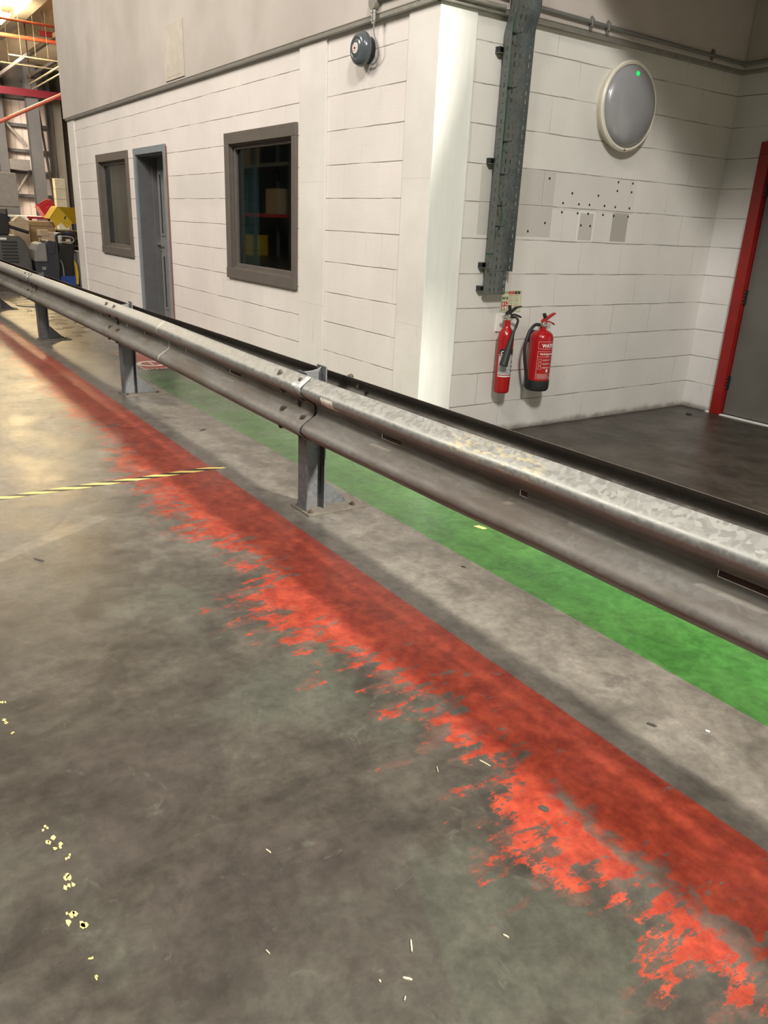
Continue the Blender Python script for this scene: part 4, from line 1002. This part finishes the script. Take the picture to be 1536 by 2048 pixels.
MB().box(RCX - 2.5, RCX + .5, .75, 1.9, 1.20, 1.24).build('bench_top', M['white'], BN)
MB().box(RCX + .5, RCX + .53, .75, 1.9, 1.19, 1.245).build('edge_strip', M['red_crate'], BN)
for a, b in ((-2.4, .8), (-2.4, 1.8), (.4, .8), (.4, 1.8)): MB().box(RCX + a, RCX + a + .06, b, b + .06, 0, 1.2).build('leg', M['grey_steel'], BN)
tag(MB().box(RCX - .4, RCX + .2, .85, 1.25, .9, 1.15).box(RCX - .45, RCX + .25, .8, 1.9, .86, .90).build('storage_bin', M['blue'], bevel=.01), 'blue bin on the shelf below the pale bench top', 'bin')
tag(MB().box(-20.6, -20.0, -.9, 1.25, .05, 2.29).box(-20.62, -19.98, -.92, 1.27, 1.45, 1.47).build('tall_cabinet', M['litegrey'], bevel=.01), 'tall plain grey cabinet at the left edge behind the sweeper', 'cabinet')
# white block stack
WS = thing('block_stack', (-22, 2.45, 0), 'narrow stack of white blocks standing before the brown panel', 'block stack')
for k in range(8): MB().box(-22.2, -21.9, 2.64, 2.93, k * .287, k * .287 + .280).build('white_block', plain('white_block_%d' % k, (.75, .70, .55), .7), WS, bevel=.006)
# steelwork
def column(x_, y_, w, d_, z1, lab, mat='grey_steel'):
    tag(MB().box(x_ - d_ / 2, x_ + d_ / 2, y_ - w / 2, y_ - w / 2 + .03, 0, z1).box(x_ - d_ / 2, x_ + d_ / 2, y_ + w / 2 - .03, y_ + w / 2, 0, z1).box(x_ - .02, x_ + .02, y_ - w / 2, y_ + w / 2, 0, z1).box(x_ + d_ / 2 - .03, x_ + d_ / 2 - .01, y_ - w / 2, y_ + w / 2, 0, z1).build('steel_column', M[mat]), lab, 'column')
column(-33.5, 4.60, .46, .4, 6.9, 'widest grey steel column rising behind the red crate')
column(-34.4, 3.45, .35, .3, 6.9, 'grey steel column left of the widest one')
column(-34.4, 5.42, .20, .3, 6.9, 'thin grey steel column right of the widest one')
tag(MB().box(-34.6, -34.4, 5.60, 5.95, 0, 5.9).build('wall_post', M['pale_steel']), 'pale post at the edge of the brown panel near the office corner', 'post')
tag(MB().box(-34.3, -34.0, 3.6, 4.4, 2.95, 3.35).build('cross_beam', plain('beam_grey', (.2, .19, .18), .6)), 'thick grey cross beam between two steel columns', 'beam')
for z_, lab in ((1.95, 'lowest thin wall rail behind the steel columns'), (2.9, 'second wall rail up behind the steel columns'), (3.75, 'third wall rail up behind the steel columns'), (4.75, 'top wall rail behind the steel columns')):
    tag(MB().box(-35.1, -34.9, 1.0, 5.9, z_ - .06, z_ + .06).build('wall_rail', M['grey_steel']), lab, 'rail')
tag(MB().cyl((-34.7, 3.65, 1.7), (-34.3, 4.45, 3.0), .05).build('diagonal_brace', M['pale_steel']), 'lower diagonal brace beside the widest steel column', 'brace')
tag(MB().cyl((-34.7, 3.45, 5.1), (-34.3, 4.4, 3.9), .05).build('diagonal_brace', M['pale_steel']), 'upper diagonal brace beside the widest steel column', 'brace')
tag(MB().cyl((-33.9, 4.93, 5.3), (-34.0, 5.36, 0.0), .05).build('diagonal_brace', M['pale_steel']), 'steep pale brace right of the widest steel column', 'brace')
tag(MB().box(-33.4, -33.1, -3, 9, 5.68, 5.95).build('red_beam', M['pink_red']), 'dark red horizontal steel beam under the far roof', 'beam')
tag(MB().cyl((-20.5, .3, 3.15), (-19.5, 2.9, 4.45), .045).build('sprinkler_pipe', M['orange_pipe'], smooth=True), 'sloping salmon pipe below the dark red beam', 'pipe')
tag(MB().box(-15.0, -13.4, -6, 8, 6.0, 7.0).build('valley_beam', M['hall_dark']), 'dark deep roof beam nearest the office top corner', 'beam')
for i, (x_, z_, lab) in enumerate(((-22.0, 6.25, 'thin upper red sprinkler pipe under the bright ceiling'), (-24.0, 6.2, 'thick lower red sprinkler pipe under the bright ceiling'))):
    tag(MB().cyl((x_, -6, z_), (x_, 9, z_), .055 if i else .035).build('sprinkler_pipe', M['orange_pipe'], smooth=True), lab, 'pipe')
for x_, z_, y_, nh, lab in ((-23.6, 5.62, 2.08, (.35, .75, 1.1), 'upper hanging strip light with bright end'), (-25.0, 5.60, 2.08, (.25, 1.7), 'lower hanging strip light below the first')):
    Ls = thing('strip_light', (x_, y_, z_), lab, 'strip light')
    MB().box(x_ - .025, x_ + .025, y_, y_ + 2.2, z_, z_ + .035).build('batten', M['pale_steel'], Ls)
    for q in nh: MB().cyl((x_, y_ + q, z_ + .06), (x_, y_ + q, 7.0), .005, seg=6).build('hanger', M['pale_steel'], Ls)
tag(MB().box(-32, -15.1, 2.45, 2.78, 6.72, 6.99).build('roof_beam', M['pale_steel']), 'thick pale lengthwise roof beam across the bright ceiling', 'beam')
tag(MB().box(-34.8, -18, 3.44, 3.56, 6.30, 6.42).build('roof_beam', M['pale_steel']), 'thin pale lengthwise roof beam below the bright ceiling', 'beam')
tag(MB().box(-34.8, -18, 4.5, 4.6, 6.35, 6.45).build('roof_beam', M['hall_dark']), 'thin dark lengthwise roof beam nearer the office wall', 'beam')
WP = thing('white_pipe', (-24.2, 3.15, 5.2), 'bright white pipe pair pointing at the office corner', 'pipe')
MB().cyl((-26, 3.08, 5.23), (-22.5, 3.24, 5.36), .03).build('pipe', M['pale_steel'], WP, smooth=True)
MB().cyl((-26, 3.13, 5.08), (-22.5, 3.29, 5.20), .025).build('pipe', M['pale_steel'], WP, smooth=True)
for a_, b_ in ((-25.95, 3.09), (-22.6, 3.24)): MB().cyl((a_, b_, 5.1), (a_, b_, 7.0), .02, seg=6).build('hanger', M['dark_wood'], WP)
tag(MB().box(-24.06, -23.94, 3.08, 3.55, 6.32, 6.46).cyl((-24, 3.2, 6.46), (-24, 3.2, 7.0), .008, seg=6).cyl((-24, 3.45, 6.46), (-24, 3.45, 7.0), .008, seg=6).build('red_sign', M['pink_red']), 'dark red hanging board under the bright ceiling', 'board')
# racking across the aisle, seen mirrored in the office windows
PR = thing('pallet_rack', (-26, -11.5, 0), 'tall pallet rack with red beams across the aisle, mirrored in the office window', 'rack')
for x_ in (-32, -29, -26, -23, -20):
    MB().box(x_ - .05, x_ + .05, -11.0, -10.9, 0, 5.2).box(x_ - .05, x_ + .05, -12.0, -11.9, 0, 5.2).build('upright', M['grey_steel'], PR)
for z_ in (1.5, 3.3):
    MB().box(-32, -20, -10.99, -10.93, z_, z_ + .12).box(-32, -20, -11.97, -11.91, z_, z_ + .12).build('beam', M['red_crate'] if z_ < 2 else M['pale_steel'], PR)
    MB().box(-32, -20, -11.9, -11.0, z_ + .10, z_ + .13).build('shelf_panel', M['pale_steel'], PR)
for k, (x_, z_, w_, h_, mt) in enumerate(((-30.5, 0, 1.1, 1.0, 'card'), (-27.4, 0, 1.3, .8, 'yellow'), (-24.6, 1.63, 1.1, .9, 'card_light'), (-21.6, 1.63, 1.2, 1.1, 'white'), (-28.0, 3.43, 1.2, 1.0, 'card'))):
    tag(MB().box(x_ - w_ / 2, x_ + w_ / 2, -11.85, -11.0, z_, z_ + h_).build('stock_box', M[mt], bevel=.01), ('brown box at the foot of the aisle rack', 'yellow box at the foot of the aisle rack', 'pale box on the first level of the aisle rack', 'white box on the first level of the aisle rack', 'brown box on the upper level of the aisle rack')[k], 'box')
HL = thing('ceiling_lamp', (-22.8, 1.3, 6.40), 'glaring warm ceiling lamp at the top left edge', 'lamp')
MB().box(-23.5, -22.0, .9, 1.95, 6.36, 6.40).build('tube', M['hot_lamp'], HL)
for a_, b_ in ((-23.3, 1.0), (-22.2, 1.0), (-23.3, 1.75), (-22.2, 1.75)):
    MB().cyl((a_, b_, 6.42), (a_, b_, 7.0), .01, seg=6).build('hanger', M['pale_steel'], HL)
